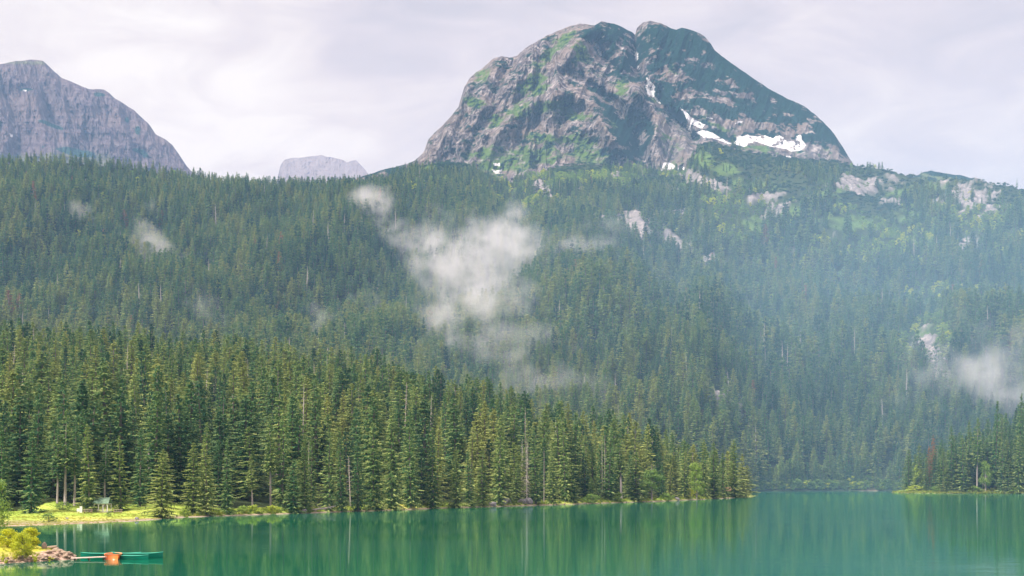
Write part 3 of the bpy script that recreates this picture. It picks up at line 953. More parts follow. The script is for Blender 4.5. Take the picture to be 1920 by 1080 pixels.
# ------------------------------------------------------------------ masses of instances, kept inside ONE object
def scatter(name, protos, mats, pts, label, cat, kind='stuff'):
    """protos: list of [(MB, material index)...]; pts: dict of arrays loc, scl(3), rot, pid, tint"""
    V, Fc, Mi, Pid, Tip = [], [], [], [], []
    for k, parts in enumerate(protos):
        for mb, mi in parts:
            o = len(V)
            V.extend(mb.v)
            Fc.extend([tuple(i + o for i in q) for q in mb.f])
            Mi.extend([mi] * len(mb.f))
            Pid.extend([k] * len(mb.v))
            Tip.extend(mb.a)
    nv, npt = len(V), len(pts['loc'])
    me = bpy.data.meshes.new(name)
    me.from_pydata(V, [], Fc)
    for m in mats:
        me.materials.append(m)
    me.polygons.foreach_set('material_index', Mi)
    me.vertices.add(npt)
    co = np.zeros((nv + npt, 3), np.float32)
    co[:nv] = np.array(V, np.float32)
    co[nv:] = pts['loc']
    me.vertices.foreach_set('co', co.ravel())

    def attr(nm, typ, a, b, key='value'):
        at = me.attributes.new(nm, typ, 'POINT')
        at.data.foreach_set(key, np.concatenate([a, b]).ravel())
    attr('pid', 'INT', np.array(Pid, np.int32), np.asarray(pts['pid'], np.int32))
    attr('is_pt', 'BOOLEAN', np.zeros(nv, bool), np.ones(npt, bool))
    attr('tip', 'FLOAT', np.array(Tip, np.float32), np.zeros(npt, np.float32))
    attr('tint', 'FLOAT', np.zeros(nv, np.float32), np.asarray(pts['tint'], np.float32))
    attr('scl', 'FLOAT_VECTOR', np.ones((nv, 3), np.float32), np.asarray(pts['scl'], np.float32), 'vector')
    rot = np.zeros((npt, 3), np.float32)
    rot[:, 2] = pts['rot']
    rot[:, :2] = np.random.default_rng(5).normal(0, 0.025, (npt, 2))
    attr('rot', 'FLOAT_VECTOR', np.zeros((nv, 3), np.float32), rot, 'vector')
    me.update()
    ob = link(name, me)
    ng = bpy.data.node_groups.new(name, 'GeometryNodeTree')
    ng.interface.new_socket('Geometry', in_out='INPUT', socket_type='NodeSocketGeometry')
    ng.interface.new_socket('Geometry', in_out='OUTPUT', socket_type='NodeSocketGeometry')
    gi, go = ng.nodes.new('NodeGroupInput'), ng.nodes.new('NodeGroupOutput')

    def na(nm, dt):
        n = ng.nodes.new('GeometryNodeInputNamedAttribute')
        n.data_type = dt
        n.inputs['Name'].default_value = nm
        return n.outputs['Attribute']
    sep = ng.nodes.new('GeometryNodeSeparateGeometry')
    sep.domain = 'POINT'
    ng.links.new(gi.outputs[0], sep.inputs['Geometry'])
    ng.links.new(na('is_pt', 'BOOLEAN'), sep.inputs['Selection'])
    sp = ng.nodes.new('GeometryNodeSplitToInstances')
    sp.domain = 'POINT'
    ng.links.new(sep.outputs['Inverted'], sp.inputs['Geometry'])
    ng.links.new(na('pid', 'INT'), sp.inputs['Group ID'])
    ip = ng.nodes.new('GeometryNodeInstanceOnPoints')
    ng.links.new(sep.outputs['Selection'], ip.inputs['Points'])
    ng.links.new(sp.outputs['Instances'], ip.inputs['Instance'])
    ip.inputs['Pick Instance'].default_value = True
    ng.links.new(na('pid', 'INT'), ip.inputs['Instance Index'])
    e2r = ng.nodes.new('FunctionNodeEulerToRotation')
    ng.links.new(na('rot', 'FLOAT_VECTOR'), e2r.inputs[0])
    ng.links.new(e2r.outputs[0], ip.inputs['Rotation'])
    ng.links.new(na('scl', 'FLOAT_VECTOR'), ip.inputs['Scale'])
    ng.links.new(ip.outputs[0], go.inputs[0])
    md = ob.modifiers.new('scatter', 'NODES')
    md.node_group = ng
    tag(ob, label, cat, kind=kind)
    return ob


# ------------------------------------------------------------------ where every tree stands
# hero trees read off the shore: (px, foot row, top row, half width px, prototype, tint, words)
HERO = [
    (4, 958, 797, 24, 0, .25, 'dark spruce cut by the left edge of the photo, behind the meadow'),
    (58, 962, 803, 31, 1, .18, 'full dark green spruce at the left end of the meadow, branches to the ground'),
    (122, 947, 763, 22, 8, .40, 'spruce with the longest bare pale trunk, left of the white notice board'),
    (139, 948, 778, 18, 8, .30, 'thin spruce with a bare trunk right beside the longest bare trunk'),
    (107, 944, 800, 18, 8, .22, 'dark bare-trunked spruce at the back of the meadow, left of the pale trunks'),
    (168, 960, 793, 24, 2, .62, 'olive spruce rising directly behind the white notice board'),
    (195, 950, 815, 15, 8, .30, 'slim bare-trunked spruce standing behind the green roofed shelter'),
    (226, 959, 814, 24, 3, .60, 'olive spruce with grey bough tips just right of the green roofed shelter'),
    (262, 950, 800, 20, 4, .2, 'dark narrow spruce between the shelter spruce and the broad shore spruce'),
    (303, 971, 841, 35, 5, .72, 'broadest spruce of the shore, wide skirt spreading over the waterline'),
    (362, 964, 828, 26, 2, .66, 'olive spruce, left one of the close pair right of the broadest spruce'),
    (391, 967, 822, 22, 3, .70, 'olive spruce, right one of the close pair right of the broadest spruce'),
    (384, 955, 789, 22, 4, .50, 'tall spruce whose top shows above the close pair on the shore'),
    (425, 964, 820, 19, 1, .34, 'slender green spruce on the bank right of the close pair'),
    (473, 952, 849, 12, 8, .62, 'small thin spruce with a bare leaning trunk on the bushy bank'),
    (508, 955, 784, 17, 9, .55, 'tall spruce with a long bare pale trunk mirrored in the lake'),
    (530, 955, 762, 26, 3, .45, 'tall ragged spruce just behind the long bare pale trunk'),
    (550, 962, 860, 24, 6, .22, 'low dark spruce at the waterline right of the bare pale trunk'),
    (572, 958, 812, 18, 2, .55, 'slim olive spruce left of the fallen log'),
    (584, 950, 800, 16, 4, .42, 'slim tall spruce behind the fallen log'),
    (617, 958, 800, 20, 3, .48, 'upright spruce directly above the fallen log'),
    (640, 958, 806, 18, 2, .30, 'dark slim spruce just right of the fallen log'),
    (672, 960, 812, 20, 4, .25, 'dark spruce between the fallen log and the densest green boughs'),
    (700, 963, 790, 30, 6, .50, 'wide spruce with boughs dipping in the lake, left one of two'),
    (735, 963, 775, 30, 5, .52, 'wide spruce with boughs dipping in the lake, right one of two'),
    (770, 958, 790, 22, 3, .45, 'tall spruce with a dark trunk foot right of the dipping boughs'),
    (812, 955, 800, 22, 2, .40, 'narrow mid-green spruce on the central shore'),
    (855, 955, 836, 22, 5, .62, 'shorter yellow-green spruce on the central shore'),
    (880, 952, 845, 18, 1, .30, 'small dark spruce leaning on the yellow-green shore spruce'),
    (903, 950, 838, 22, 3, .60, 'olive grey spruce left of the grey shore rocks'),
    (935, 945, 776, 22, 2, .55, 'tall spruce behind the grey shore rocks'),
    (968, 940, 862, 17, 6, .50, 'short spruce growing among the grey shore rocks'),
    (1005, 945, 800, 18, 4, .40, 'tall spruce between the bleached snag and the bare pole'),
    (1036, 944, 838, 17, 1, .62, 'pointed olive spruce just right of the bare pole snag'),
    (1072, 940, 868, 20, 6, .36, 'low spruce above the pebble beach'),
    (1060, 940, 782, 18, 3, .58, 'tall spruce behind the pebble beach'),
    (1110, 938, 895, 12, 6, .42, 'smallest spruce on the beach bank'),
    (1140, 938, 800, 20, 4, .35, 'tall spruce behind the beach bank'),
    (1165, 936, 822, 16, 9, .45, 'spruce with a thin bare trunk above the beach end'),
    (1210, 930, 792, 24, 5, .75, 'tall yellow-green spruce behind the pale broadleaf tree'),
    (1242, 935, 870, 14, 1, .25, 'small dark spruce between the two pale broadleaf trees'),
    (1283, 934, 842, 16, 3, .66, 'olive spruce just left of the bright broadleaf tree'),
    (1318, 932, 822, 17, 5, .62, 'spruce with yellowish crown right of the bright broadleaf tree'),
    (1338, 934, 828, 19, 2, .52, 'mid-green spruce second from the tip hut'),
    (1356, 933, 848, 15, 4, .40, 'spruce just left of the small orange hut on the headland'),
    (1376, 936, 824, 25, 5, .62, 'tall pointed spruce at the tip of the headland beside the orange hut'),
    (1392, 934, 850, 15, 6, .85, 'golden green spruce, the last tree on the headland tip'),
    # right spit
    (1703, 921, 842, 17, 4, .42, 'feathery spruce, first tree at the tip of the right-hand spit'),
    (1722, 921, 830, 16, 3, .48, 'spruce behind the pale broadleaf on the right-hand spit'),
    (1768, 922, 838, 13, 2, .52, 'olive spruce right of the rust-red dead conifer'),
    (1784, 921, 797, 14, 4, .32, 'tall spruce in the middle of the right-hand spit'),
    (1777, 922, 872, 14, 6, .60, 'short olive spruce at the waterline of the right-hand spit'),
    (1806, 922, 815, 17, 3, .50, 'olive spruce at the waterline, centre of the right-hand spit'),
    (1818, 918, 786, 13, 2, .42, 'spruce with a pointed top left of the tallest on the right-hand spit'),
    (1832, 921, 780, 13, 8, .45, 'bare-trunked spruce left of the tallest on the right-hand spit'),
    (1866, 915, 750, 16, 4, .22, 'tallest spruce of the right-hand spit, dark with a sharp top'),
    (1880, 920, 825, 15, 3, .35, 'mid-height spruce right of the bright broadleaf on the right-hand spit'),
    (1890, 922, 858, 14, 6, .45, 'low spruce at the waterline near the right edge of the photo'),
    (1912, 905, 737, 17, 1, .30, 'highest standing spruce at the right edge of the photo'),
    (1908, 922, 812, 18, 5, .50, 'greyish spruce cut by the right edge of the photo'),
]
PROTO = [conifer(1, .150, .03, 28, 10, 6, .036), conifer(2, .185, .02, 26, 10, 7, .038), conifer(3, .140, .04, 30, 9, 6, .034), conifer(4, .160, .05, 27, 9, 6, .037, .08),
         conifer(5, .130, .06, 29, 9, 5, .034, .05), conifer(6, .250, .03, 24, 12, 9, .040), conifer(7, .230, .02, 22, 12, 8, .044), conifer(8, .155, .10, 25, 9, 6, .036, .16, 1, .3),
         conifer(9, .120, .38, 22, 8, 5, .036, .12), conifer(10, .100, .45, 22, 8, 5, .034, .16)]
PR = [.150, .185, .140, .160, .130, .250, .230, .155, .120, .100]
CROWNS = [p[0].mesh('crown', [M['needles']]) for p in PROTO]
TRUNKS = [p[1].mesh('trunk', [M['palebark'] if i >= 8 else M['bark']], True) for i, p in enumerate(PROTO)]
RUSTY = [PROTO[3][0].mesh('crown', [M['rust_needles']])]


def find_depth(px, py, lo, hi):
    """first depth at which the line of sight through (px,py) meets the ground"""
    D = np.linspace(lo, hi, 500)
    z = height(np.full(500, px), D)
    los = CH + (HY - py) / F * D
    k = np.argmax(z >= los)
    return float(D[k]) if (z >= los).any() else hi


trees = []     # dict(px, D, z, H, hw, pid, tint, words)
for (px, fy, ty, hw, pid, tint, words) in HERO:
    right = px > 1500
    S = float(interp(px, RS_S if right else SHORE)) if px < 1700 or not right else float(interp(px, RS_S))
    D = find_depth(px, fy, S + 0.5, S + 60)
    z = float(height(px, D))
    H = (CH + (HY - ty) / F * D) - z
    trees.append(dict(px=px, D=D, z=z, H=H, w=hw * 1.12 / F * D, pid=pid, tint=min(1.0, tint + 0.12), words=words))

# random stands: dart throwing on a jittered lattice
def stand(x0, x1, d0, d1, step, accept, wfun):
    out = []
    D = d0
    while D < d1:
        w0, w1 = (x0 - 960) / F * D, (x1 - 960) / F * D
        n = int((w1 - w0) / step)
        xs = w0 + (np.arange(n) + rng.random(n)) * step
        ds = D + (rng.random(n) - 0.5) * step * 1.3
        px = 960 + xs * F / ds
        z = height(px, ds)
        ok = accept(px, ds, z)
        for a, b, c in zip(px[ok], ds[ok], z[ok]):
            out.append((a, b, c))
        D += step * (0.8 + 0.35 * rng.random())
    return out


snags = []
hx = np.array([t['px'] for t in trees])
hd = np.array([t['D'] for t in trees])


def ok_pen(px, D, z):
    S = interp(px, SHORE)
    gap = interp(px, [(-500, 80), (40, 66), (160, 50), (240, 40), (300, 18), (420, 8), (700, 5), (1300, 5), (1421, 4)])
    k = (D - S > gap) & (z > 0.35) & (px < 1404) & (D < interp(px, CREST) + 60)
    X = (px - 960) / F * D
    for t in trees:
        tx = (t['px'] - 960) / F * t['D']
        k &= np.hypot(X - tx, (D - t['D'])) > 3.4
    return k


def ok_spit(px, D, z):
    k = (px > 1700) & (z > 1.1) & (D - interp(px, RS_S) > 7) & (D - interp(px, RS_S) < 120)
    X = (px - 960) / F * D
    for t in trees:
        if t['px'] > 1600:
            k &= np.hypot(X - (t['px'] - 960) / F * t['D'], D - t['D']) > 3.4
    return k


for (px, D, z) in stand(-260, 1420, 240, 880, 9.4, ok_pen, None):
    H = 22.5 * rng.uniform(0.55, 1.18) * (0.86 if px > 1250 else 1)
    if D - float(interp(px, SHORE)) < 20:
        H *= rng.uniform(0.5, 0.95)
    H *= float(interp(px, [(0, 1), (1180, 0.98), (1330, 0.86), (1404, 0.72)]))
    pid = int(rng.choice([0, 1, 2, 3, 4, 5, 7, 8, 9], p=[.14, .10, .18, .16, .16, .05, .11, .06, .04]))
    if rng.random() < 0.045:
        snags.append((px, D, z, H))
        continue
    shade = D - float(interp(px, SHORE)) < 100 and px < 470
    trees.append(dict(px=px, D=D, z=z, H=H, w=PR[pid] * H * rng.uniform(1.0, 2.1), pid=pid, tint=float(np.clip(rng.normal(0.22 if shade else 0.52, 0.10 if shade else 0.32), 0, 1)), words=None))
for (px, D, z) in stand(1690, 2160, 760, 960, 6.2, ok_spit, None):
    H = 24 * rng.uniform(0.75, 1.1) * float(interp(px, [(1700, .75), (1800, 1.0)]))
    pid = int(rng.choice([0, 1, 2, 3, 4, 7]))
    trees.append(dict(px=px, D=D, z=z, H=H, w=PR[pid] * H * 1.25, pid=pid, tint=float(np.clip(rng.normal(0.4, 0.2), 0, 1)), words=None))

# which ones show largest: paint them far to near as triangles into an id buffer
buf = np.full((400, 960), -1, int)          # rows 280..1080 at half size
order = sorted(range(len(trees)), key=lambda i: -trees[i]['D'])
for i in order:
    t = trees[i]
    cx = t['px'] / 2
    by = (HY - (t['z'] - CH) * F / t['D'] - 280) / 2
    ty = (HY - (t['z'] + t['H'] - CH) * F / t['D'] - 280) / 2
    hw = t['w'] * F / t['D'] / 2
    for y in range(max(0, int(ty)), min(399, int(by)) + 1):
        s = max(0.0, (y - ty) / max(1, by - ty))
        a, b = int(cx - hw * s ** .8), int(cx + hw * s ** .8) + 1
        buf[y, max(0, a):max(0, min(960, b))] = i
vis = np.bincount(buf[buf >= 0], minlength=len(trees))
for i, t in enumerate(trees):
    t['vis'] = int(vis[i]) + (100000 if t['words'] and vis[i] > 2 else 0)
rank = sorted(range(len(trees)), key=lambda i: -trees[i]['vis'])
single = [i for i in rank[:296] if trees[i]['vis'] > 0]
rest = [i for i in range(len(trees)) if i not in set(single)]
single.sort(key=lambda i: trees[i]['px'])

ZONES = [(-999, 110, 'behind the left end of the meadow'), (110, 260, 'behind the green roofed shelter'), (260, 430, 'behind the broadest shore spruce'),
         (430, 640, 'behind the bare pale trunks and the fallen log'), (640, 860, 'behind the boughs that dip in the lake'),
         (860, 1060, 'behind the grey shore rocks'), (1060, 1260, 'behind the pebble beach'), (1260, 1500, 'behind the headland tip'), (1500, 2400, 'on the right-hand spit')]


def zone(px):
    for a, b, s in ZONES:
        if a <= px < b:
            return s


def row_word(t):
    d = t['D'] - float(interp(t['px'], RS_S if t['px'] > 1500 else SHORE))
    return 'front rows' if d < 70 else ('middle rows' if d < 190 else 'upper rows')


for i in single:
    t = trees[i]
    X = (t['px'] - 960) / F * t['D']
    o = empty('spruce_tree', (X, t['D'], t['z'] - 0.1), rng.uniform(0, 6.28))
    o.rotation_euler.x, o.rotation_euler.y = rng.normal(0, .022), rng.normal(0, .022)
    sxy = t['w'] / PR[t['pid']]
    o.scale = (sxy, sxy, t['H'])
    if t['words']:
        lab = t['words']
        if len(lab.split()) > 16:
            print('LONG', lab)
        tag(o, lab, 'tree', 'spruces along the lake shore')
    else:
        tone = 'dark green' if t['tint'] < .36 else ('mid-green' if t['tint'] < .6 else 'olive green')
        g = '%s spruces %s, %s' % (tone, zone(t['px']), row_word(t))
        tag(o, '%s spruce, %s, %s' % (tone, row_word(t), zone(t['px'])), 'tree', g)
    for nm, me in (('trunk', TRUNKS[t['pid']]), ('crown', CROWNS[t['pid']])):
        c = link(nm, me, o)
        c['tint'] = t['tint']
SNAG = [dead_conifer(90 + k, .07 + .02 * k, 26 + 20 * k, .25).mesh('dead_tree', [M['deadwood']]) for k in range(3)]
for k, (px, D, z, H) in enumerate(snags):
    if not -5 < px < 1500 or D > 690:
        continue
    o = link('dead_tree', SNAG[k % 3])
    o.location = ((px - 960) / F * D, D, z - .1)
    o.scale = (H * .75, H * .75, H * rng.uniform(.7, 1.05))
    o.rotation_euler = (rng.normal(0, .05), rng.normal(0, .05), rng.uniform(0, 6.28))
    lab = 'bleached standing dead trunk among the spruces ' + zone(px)
    tag(o, lab, 'dead tree', lab)
print('trees', len(trees), 'single', len(single))

# ------------------------------------------------------------------ the rest of the forest
FARC = [conifer(20 + k, R, cb, 13, 8, 3, 0.070, 0.08) for k, (R, cb) in enumerate([(.13, .05), (.15, .08), (.12, .1), (.17, .06), (.11, .15), (.14, .3)])]
MIDC = [conifer(30 + k, R, cb, 22, 9, 4, 0.046, 0.06) for k, (R, cb) in enumerate([(.14, .06), (.155, .08), (.12, .1), (.17, .06), (.13, .25)])]


def pack(L):
    return dict(loc=np.array([l[0] for l in L], np.float32), scl=np.array([l[1] for l in L], np.float32), rot=np.array([l[2] for l in L], np.float32),
                pid=np.array([l[3] for l in L], np.int32), tint=np.array([l[4] for l in L], np.float32))


conif, broad, scrubs = [], [], []
for i in rest:
    t = trees[i]
    X = (t['px'] - 960) / F * t['D']
    pid = 6 + int(rng.integers(0, 5))
    s = t['w'] / 0.145
    conif.append(((X, t['D'], t['z'] - 0.2), (s, s, t['H']), rng.uniform(0, 6.28), pid, t['tint']))


def slope_cells():
    D = 885.0
    step = 8.3
    while D < 2560:
        w0, w1 = (-330 - 960) / F * D, (2250 - 960) / F * D
        n = int((w1 - w0) / step)
        xs = w0 + (np.arange(n) + rng.random(n)) * step
        ds = D + (rng.random(n) - 0.5) * step * 1.3
        px = 960 + xs * F / ds
        z = height(px, ds)
        py = HY - (z - CH) * F / ds
        rock, mead, scr, brd = masks(px, py, xs, ds)
        foot = interp(px, FOOT)
        k = (ds > foot + 2) & (z > 0.6) & (ds < interp(px, RDEPTH) + 60) & ~((px < 1420) & (ds < interp(px, CREST) + 70))
        k &= ~((px > 1690) & (ds < 960))
        clump = fbm(xs / 55, ds / 55, 901, 3)
        for j in np.nonzero(k)[0]:
            if rock[j] > 0.32 and rng.random() > 0.16:
                continue
            yield px[j], ds[j], z[j], xs[j], py[j], mead[j], scr[j], brd[j], clump[j]
        D += step * (0.85 + 0.3 * rng.random())


for (px, D, z, X, py, mead, scr, brd, cl) in slope_cells():
    u = rng.random()
    shore_f = D - float(interp(px, FOOT)) < 7
    if scr > 0.30:
        if mead > 0.5 and u < 0.75:
            continue
        if u < 0.90:
            s = rng.uniform(3.0, 5.5)
            scrubs.append(((X, D, z - 0.4), (s, s, s * rng.uniform(0.55, 0.9)), rng.uniform(0, 6.28), int(rng.integers(0, 4)), float(np.clip(rng.normal(.45 + .3 * (brd > .4), .25), 0, 1))))
            continue
        if u > 0.955:
            H = rng.uniform(7, 14)
            conif.append(((X, D, z - 0.2), (H * .95, H * .95, H), rng.uniform(0, 6.28), int(rng.integers(0, 6)), rng.uniform(0, .4)))
        continue
    if mead > 0.30 and u < 0.82:
        continue
    pb = 0.035 + (0.80 if brd > 0.30 else 0) * min(1, brd * 1.4) * (0.35 + 1.1 * (cl > 0.47))
    if px > 1300 and D > 1400:
        pb += 0.10
    if shore_f:
        pb = 0.45 if px > 1300 else 0.1
    if rng.random() < pb:
        H = rng.uniform(6, 11) * (0.75 if shore_f else 1)
        s = H * rng.uniform(1.0, 1.5)
        broad.append(((X, D, z - 0.4), (s, s, H), rng.uniform(0, 6.28), int(rng.integers(0, 4)), float(np.clip(rng.normal(.58, .24), 0, 1))))
        continue
    H = rng.uniform(15, 28) * (0.72 + 0.28 * float(np.clip((HY - py) / 600 < 0.9, 0, 1))) * rng.choice([1, 1, 1, 0.7])
    if D > 1900:
        H *= 0.88
    s = H * rng.uniform(1.35, 2.1)
    r = rng.random()
    pid = 11 if r < 0.005 else (12 if r < 0.016 else int(rng.integers(0, 6)))
    if D < 1150 and pid < 6:
        pid = 6 + int(rng.integers(0, 5))
    if pid == 12:
        H *= 1.05
    tn = float(np.clip(rng.normal(0.50 + 0.9 * (cl - 0.5) + (0.12 if px < 1200 and D < 1500 else 0), 0.30), 0, 1))
    conif.append(((X, D, z - 0.3), (s, s, H), rng.uniform(0, 6.28), pid, tn))
for px in np.arange(1404, 1700, 0.9):
    f = float(interp(px, FOOT))
    ds = np.linspace(f - 12, f + 14, 60)
    zz = height(np.full(60, px), ds)
    j = int(np.argmax(zz > 0.15))
    D = float(ds[j]) + rng.uniform(0.5, 5)
    X = (px - 960) / F * D
    if 1612 < px < 1645 and rng.random() < .8:
        continue
    if rng.random() < .62:
        H = rng.uniform(3.5, 8.5)
        s = H * rng.uniform(1.2, 1.8)
        broad.append(((X, D, float(zz[j]) - 0.5), (s, s, H), rng.uniform(0, 6.28), int(rng.integers(0, 4)), float(np.clip(rng.normal(.5, .25), 0, 1))))
    elif rng.random() < .5:
        H = rng.uniform(12, 24)
        conif.append(((X, D + 3, float(zz[j]) - 0.4), (H * 1.3, H * 1.3, H), rng.uniform(0, 6.28), 6 + int(rng.integers(0, 5)), float(rng.uniform(.2, .8))))
print('conif', len(conif), 'broad', len(broad), 'scrub', len(scrubs))
deadp = dead_conifer(77, .09, 34, .2)
rustp = conifer(78, .13, .1, 18, 7, 2, .07, .15)
protos = [[(c, 0), (t, 1)] for c, t in FARC] + [[(c, 0), (t, 1)] for c, t in MIDC] + [[(rustp[0], 2), (rustp[1], 3)]] + [[(deadp, 3)]]
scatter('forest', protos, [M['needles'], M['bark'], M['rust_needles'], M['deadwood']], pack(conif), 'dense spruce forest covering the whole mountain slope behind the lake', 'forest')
bp_ = [broadleaf(50 + k, .34, 330, .10, .08, 9) for k in range(4)]
scatter('deciduous_woods', [[(c, 0), (t, 1)] for c, t in bp_], [M['leaves'], M['bark']], pack(broad), 'pale green broadleaf woods in patches on the upper mountain slope', 'woods')
scatter('dwarf_pine_scrub', [[(scrub(60 + k), 0)] for k in range(4)], [M['scrub']], pack(scrubs), 'dark green dwarf pine scrub covering the shoulders under the rocky peak', 'scrub')
# ------------------------------------------------------------------ single trees and shrubs of other kinds
def stand_at(px, fy, lo=None, hi=None):
    right = px > 1500
    S = float(interp(px, RS_S if right else SHORE))
    D = find_depth(px, fy, lo or S + 0.3, hi or S + 70)
    return D, float(height(px, D))


def place(root, px, D, z, sx, sz, rz=None):
    root.location = ((px - 960) / F * D, D, z)
    root.scale = (sx, sx, sz)
    root.rotation_euler = (0, 0, rng.uniform(0, 6.28) if rz is None else rz)


def leafy(name, px, fy, ty, hw, tint, label, seed, R=.34, n=2600, leaf=.050, cb=.1, bark='palebark', group=None, cat='tree', parts=('trunk', 'crown')):
    D, z = stand_at(px, fy)
    H = CH + (HY - ty) / F * D - z
    ty -= 3
    H = CH + (HY - ty) / F * D - z
    hw *= 1.3
    c, t = broadleaf(seed, R, n, leaf, cb, 26)
    r = empty(name, (0, 0, 0))
    o1 = t.build(parts[0], M[bark], r, True)
    o2 = c.build(parts[1], M['leaves'], r)
    o2['tint'] = tint
    place(r, px, D, z - 0.08, hw / F * D / R, H)
    tag(r, label, cat, group)
    return r


leafy('broadleaf_tree', 1222, 937, 880, 20, .42, 'pale grey-green broadleaf tree with a thin pale trunk on the headland shore', 401, cb=.2)
leafy('broadleaf_tree', 1306, 935, 865, 15, .72, 'bright lime-green broadleaf tree on the headland shore', 402, .30, 2800, cb=.05)
leafy('broadleaf_tree', 1204, 937, 908, 9, .35, 'small blue-green broadleaf sapling left of the pale grey-green tree', 403, n=900, leaf=.07)
leafy('broadleaf_tree', 1722, 921, 871, 11, .80, 'light green rounded broadleaf tree at the tip of the right-hand spit', 404, n=1800, leaf=.055)
leafy('broadleaf_tree', 1848, 921, 864, 13, .66, 'bright green broadleaf tree at the waterline of the right-hand spit', 405, n=1800, leaf=.055)
SH = ('stems', 'leaves')
leafy('shrub', 1294, 935, 916, 9, 1.0, 'yellow-green shrub at the foot of the bright lime-green tree', 406, .5, 350, .12, .02, parts=SH, cat='shrub')
leafy('shrub', 91, 979, 963, 14, .30, 'grey-green shrub leaning over the water at the meadow edge', 407, .55, 600, .10, .02, 'bark', parts=SH, cat='shrub')
leafy('shrub', 203, 969, 961, 6, .40, 'small dark green bush in the grass before the shelter', 408, .5, 260, .14, .02, 'bark', parts=SH, cat='shrub')
leafy('shrub', 118, 956, 943, 17, .45, 'low green thicket at the foot of the bare pale trunks', 409, .6, 500, .11, .02, 'bark', parts=SH, cat='shrub')
for k, (px, fy, ty, hw, tint, lab) in enumerate([
        (455, 962, 950, 11, .72, 'low green shrub on the bank left of the bare leaning trunk'),
        (478, 962, 948, 12, .80, 'light green shrub at the foot of the bare leaning trunk'),
        (512, 962, 949, 13, .85, 'light green shrub at the foot of the long bare pale trunk'),
        (575, 961, 952, 9, .30, 'greyish shrub at the waterline left of the fallen log'),
        (345, 966, 956, 9, .75, 'bright green shrub between the broadest spruce and the close pair'),
        (1110, 944, 928, 14, .55, 'round green shrub on the pebble beach bank'),
        (1160, 941, 925, 10, .72, 'yellowish shrub near the end of the pebble beach'),
        (1250, 938, 926, 12, .60, 'green shrub just right of the pale grey-green tree'),
        (1715, 922, 912, 14, .85, 'low yellow-green shrub at the tip of the right-hand spit'),
        (1756, 922, 914, 13, .60, 'low green shrub under the rust-red dead conifer'),
        (1828, 922, 913, 12, .72, 'low green shrub left of the bright broadleaf on the right-hand spit'),
        (1900, 923, 915, 12, .66, 'low green shrub at the right edge of the photo')]):
    leafy('shrub', px, fy, ty, hw, tint, lab, 420 + k, .55, 620, .13, .02, 'bark', 'shrubs along the shore', 'shrub', SH)


def dead(px, fy, ty, R, n, label, seed, cb=.2, lean=0.0, name='dead_tree'):
    D, z = stand_at(px, fy)
    H = CH + (HY - ty) / F * D - z
    o = dead_conifer(seed, R, n, cb).build(name, M['deadwood'], None, False)
    o.location = ((px - 960) / F * D, D, z - 0.1)
    o.scale = (H * .6, H * .6, H)
    o.rotation_euler = (0, lean, rng.uniform(0, 6))
    tag(o, label, 'dead tree', 'bleached dead trees in the forest edge')


dead(988, 943, 822, .13, 130, 'bleached snag thick with short broken branches, on the central shore', 501, .12)
dead(1020, 942, 842, .02, 14, 'bare pole-like dead trunk right of the bleached snag', 502, .8)
dead(985, 900, 762, .06, 40, 'grey dead top standing above the bleached snag', 503, .5)
dead(1129, 930, 822, .03, 16, 'thin grey dead trunk, left one of the pair above the beach', 504, .6)
dead(1134, 928, 815, .03, 16, 'thin grey dead trunk, right one of the pair above the beach', 505, .6)
dead(883, 938, 868, .03, 10, 'thin dead trunk behind the short yellow-green spruce', 506, .6)
dead(1165, 928, 850, .03, 12, 'pale dead trunk over the end of the pebble beach', 507, .7)
dead(1817, 915, 818, .03, 10, 'pale dead trunk in the middle of the right-hand spit', 508, .7)
dead(1843, 918, 868, .02, 6, 'grey bare trunk beside the bright broadleaf on the right-hand spit', 509, .8)
dead(1757, 918, 838, .04, 16, 'pale dead spire beside the rust-red conifer', 510, .5)


def rust(px, D, ty, hw, label, foot=None):
    if D is None:
        D, z = stand_at(px, foot)
    z = float(height(px, D))
    H = CH + (HY - ty) / F * D - z
    r = empty('dead_spruce', (0, 0, 0))
    a = link('trunk', TRUNKS[3], r)
    b = link('crown', RUSTY[0], r)
    b['tint'] = 0.4
    place(r, px, D, z - 0.1, hw / F * D / .16, H)
    tag(r, label, 'dead tree', 'rust-red dead conifers')


rust(902, 520, 756, 12, 'rust-brown dead conifer above the grey shore rocks')
rust(1750, None, 815, 13, 'rust-red dead conifer near the tip of the right-hand spit', 917)
rust(1742, None, 835, 12, 'dull reddish dying conifer leaning on the rust-red one', 919)


# ------------------------------------------------------------------ rocks
def rock(px, D, z, sx, sy, sz, label, group=None, mat='stone', name='boulder', seed=0):
    r = random.Random(seed)
    import bmesh
    bm = bmesh.new()
    bmesh.ops.create_icosphere(bm, subdivisions=2, radius=1.0)
    cuts = [Vector((r.gauss(0, 1), r.gauss(0, 1), r.gauss(0, 1))).normalized() for _ in range(9)]
    for v in bm.verts:
        for c in cuts:
            d = v.co.dot(c)
            if d > 0.68:
                v.co -= c * (d - 0.68)
        v.co *= 1 + r.uniform(-.05, .05)
    me = bpy.data.meshes.new(name)
    bm.to_mesh(me)
    bm.free()
    me.materials.append(M[mat])
    o = link(name, me)
    o.location = ((px - 960) / F * D, D, z)
    o.scale = (sx, sy, sz)
    o.rotation_euler = (r.uniform(-.3, .3), r.uniform(-.3, .3), r.uniform(0, 6))
    tag(o, label, 'rock', group)
    return o


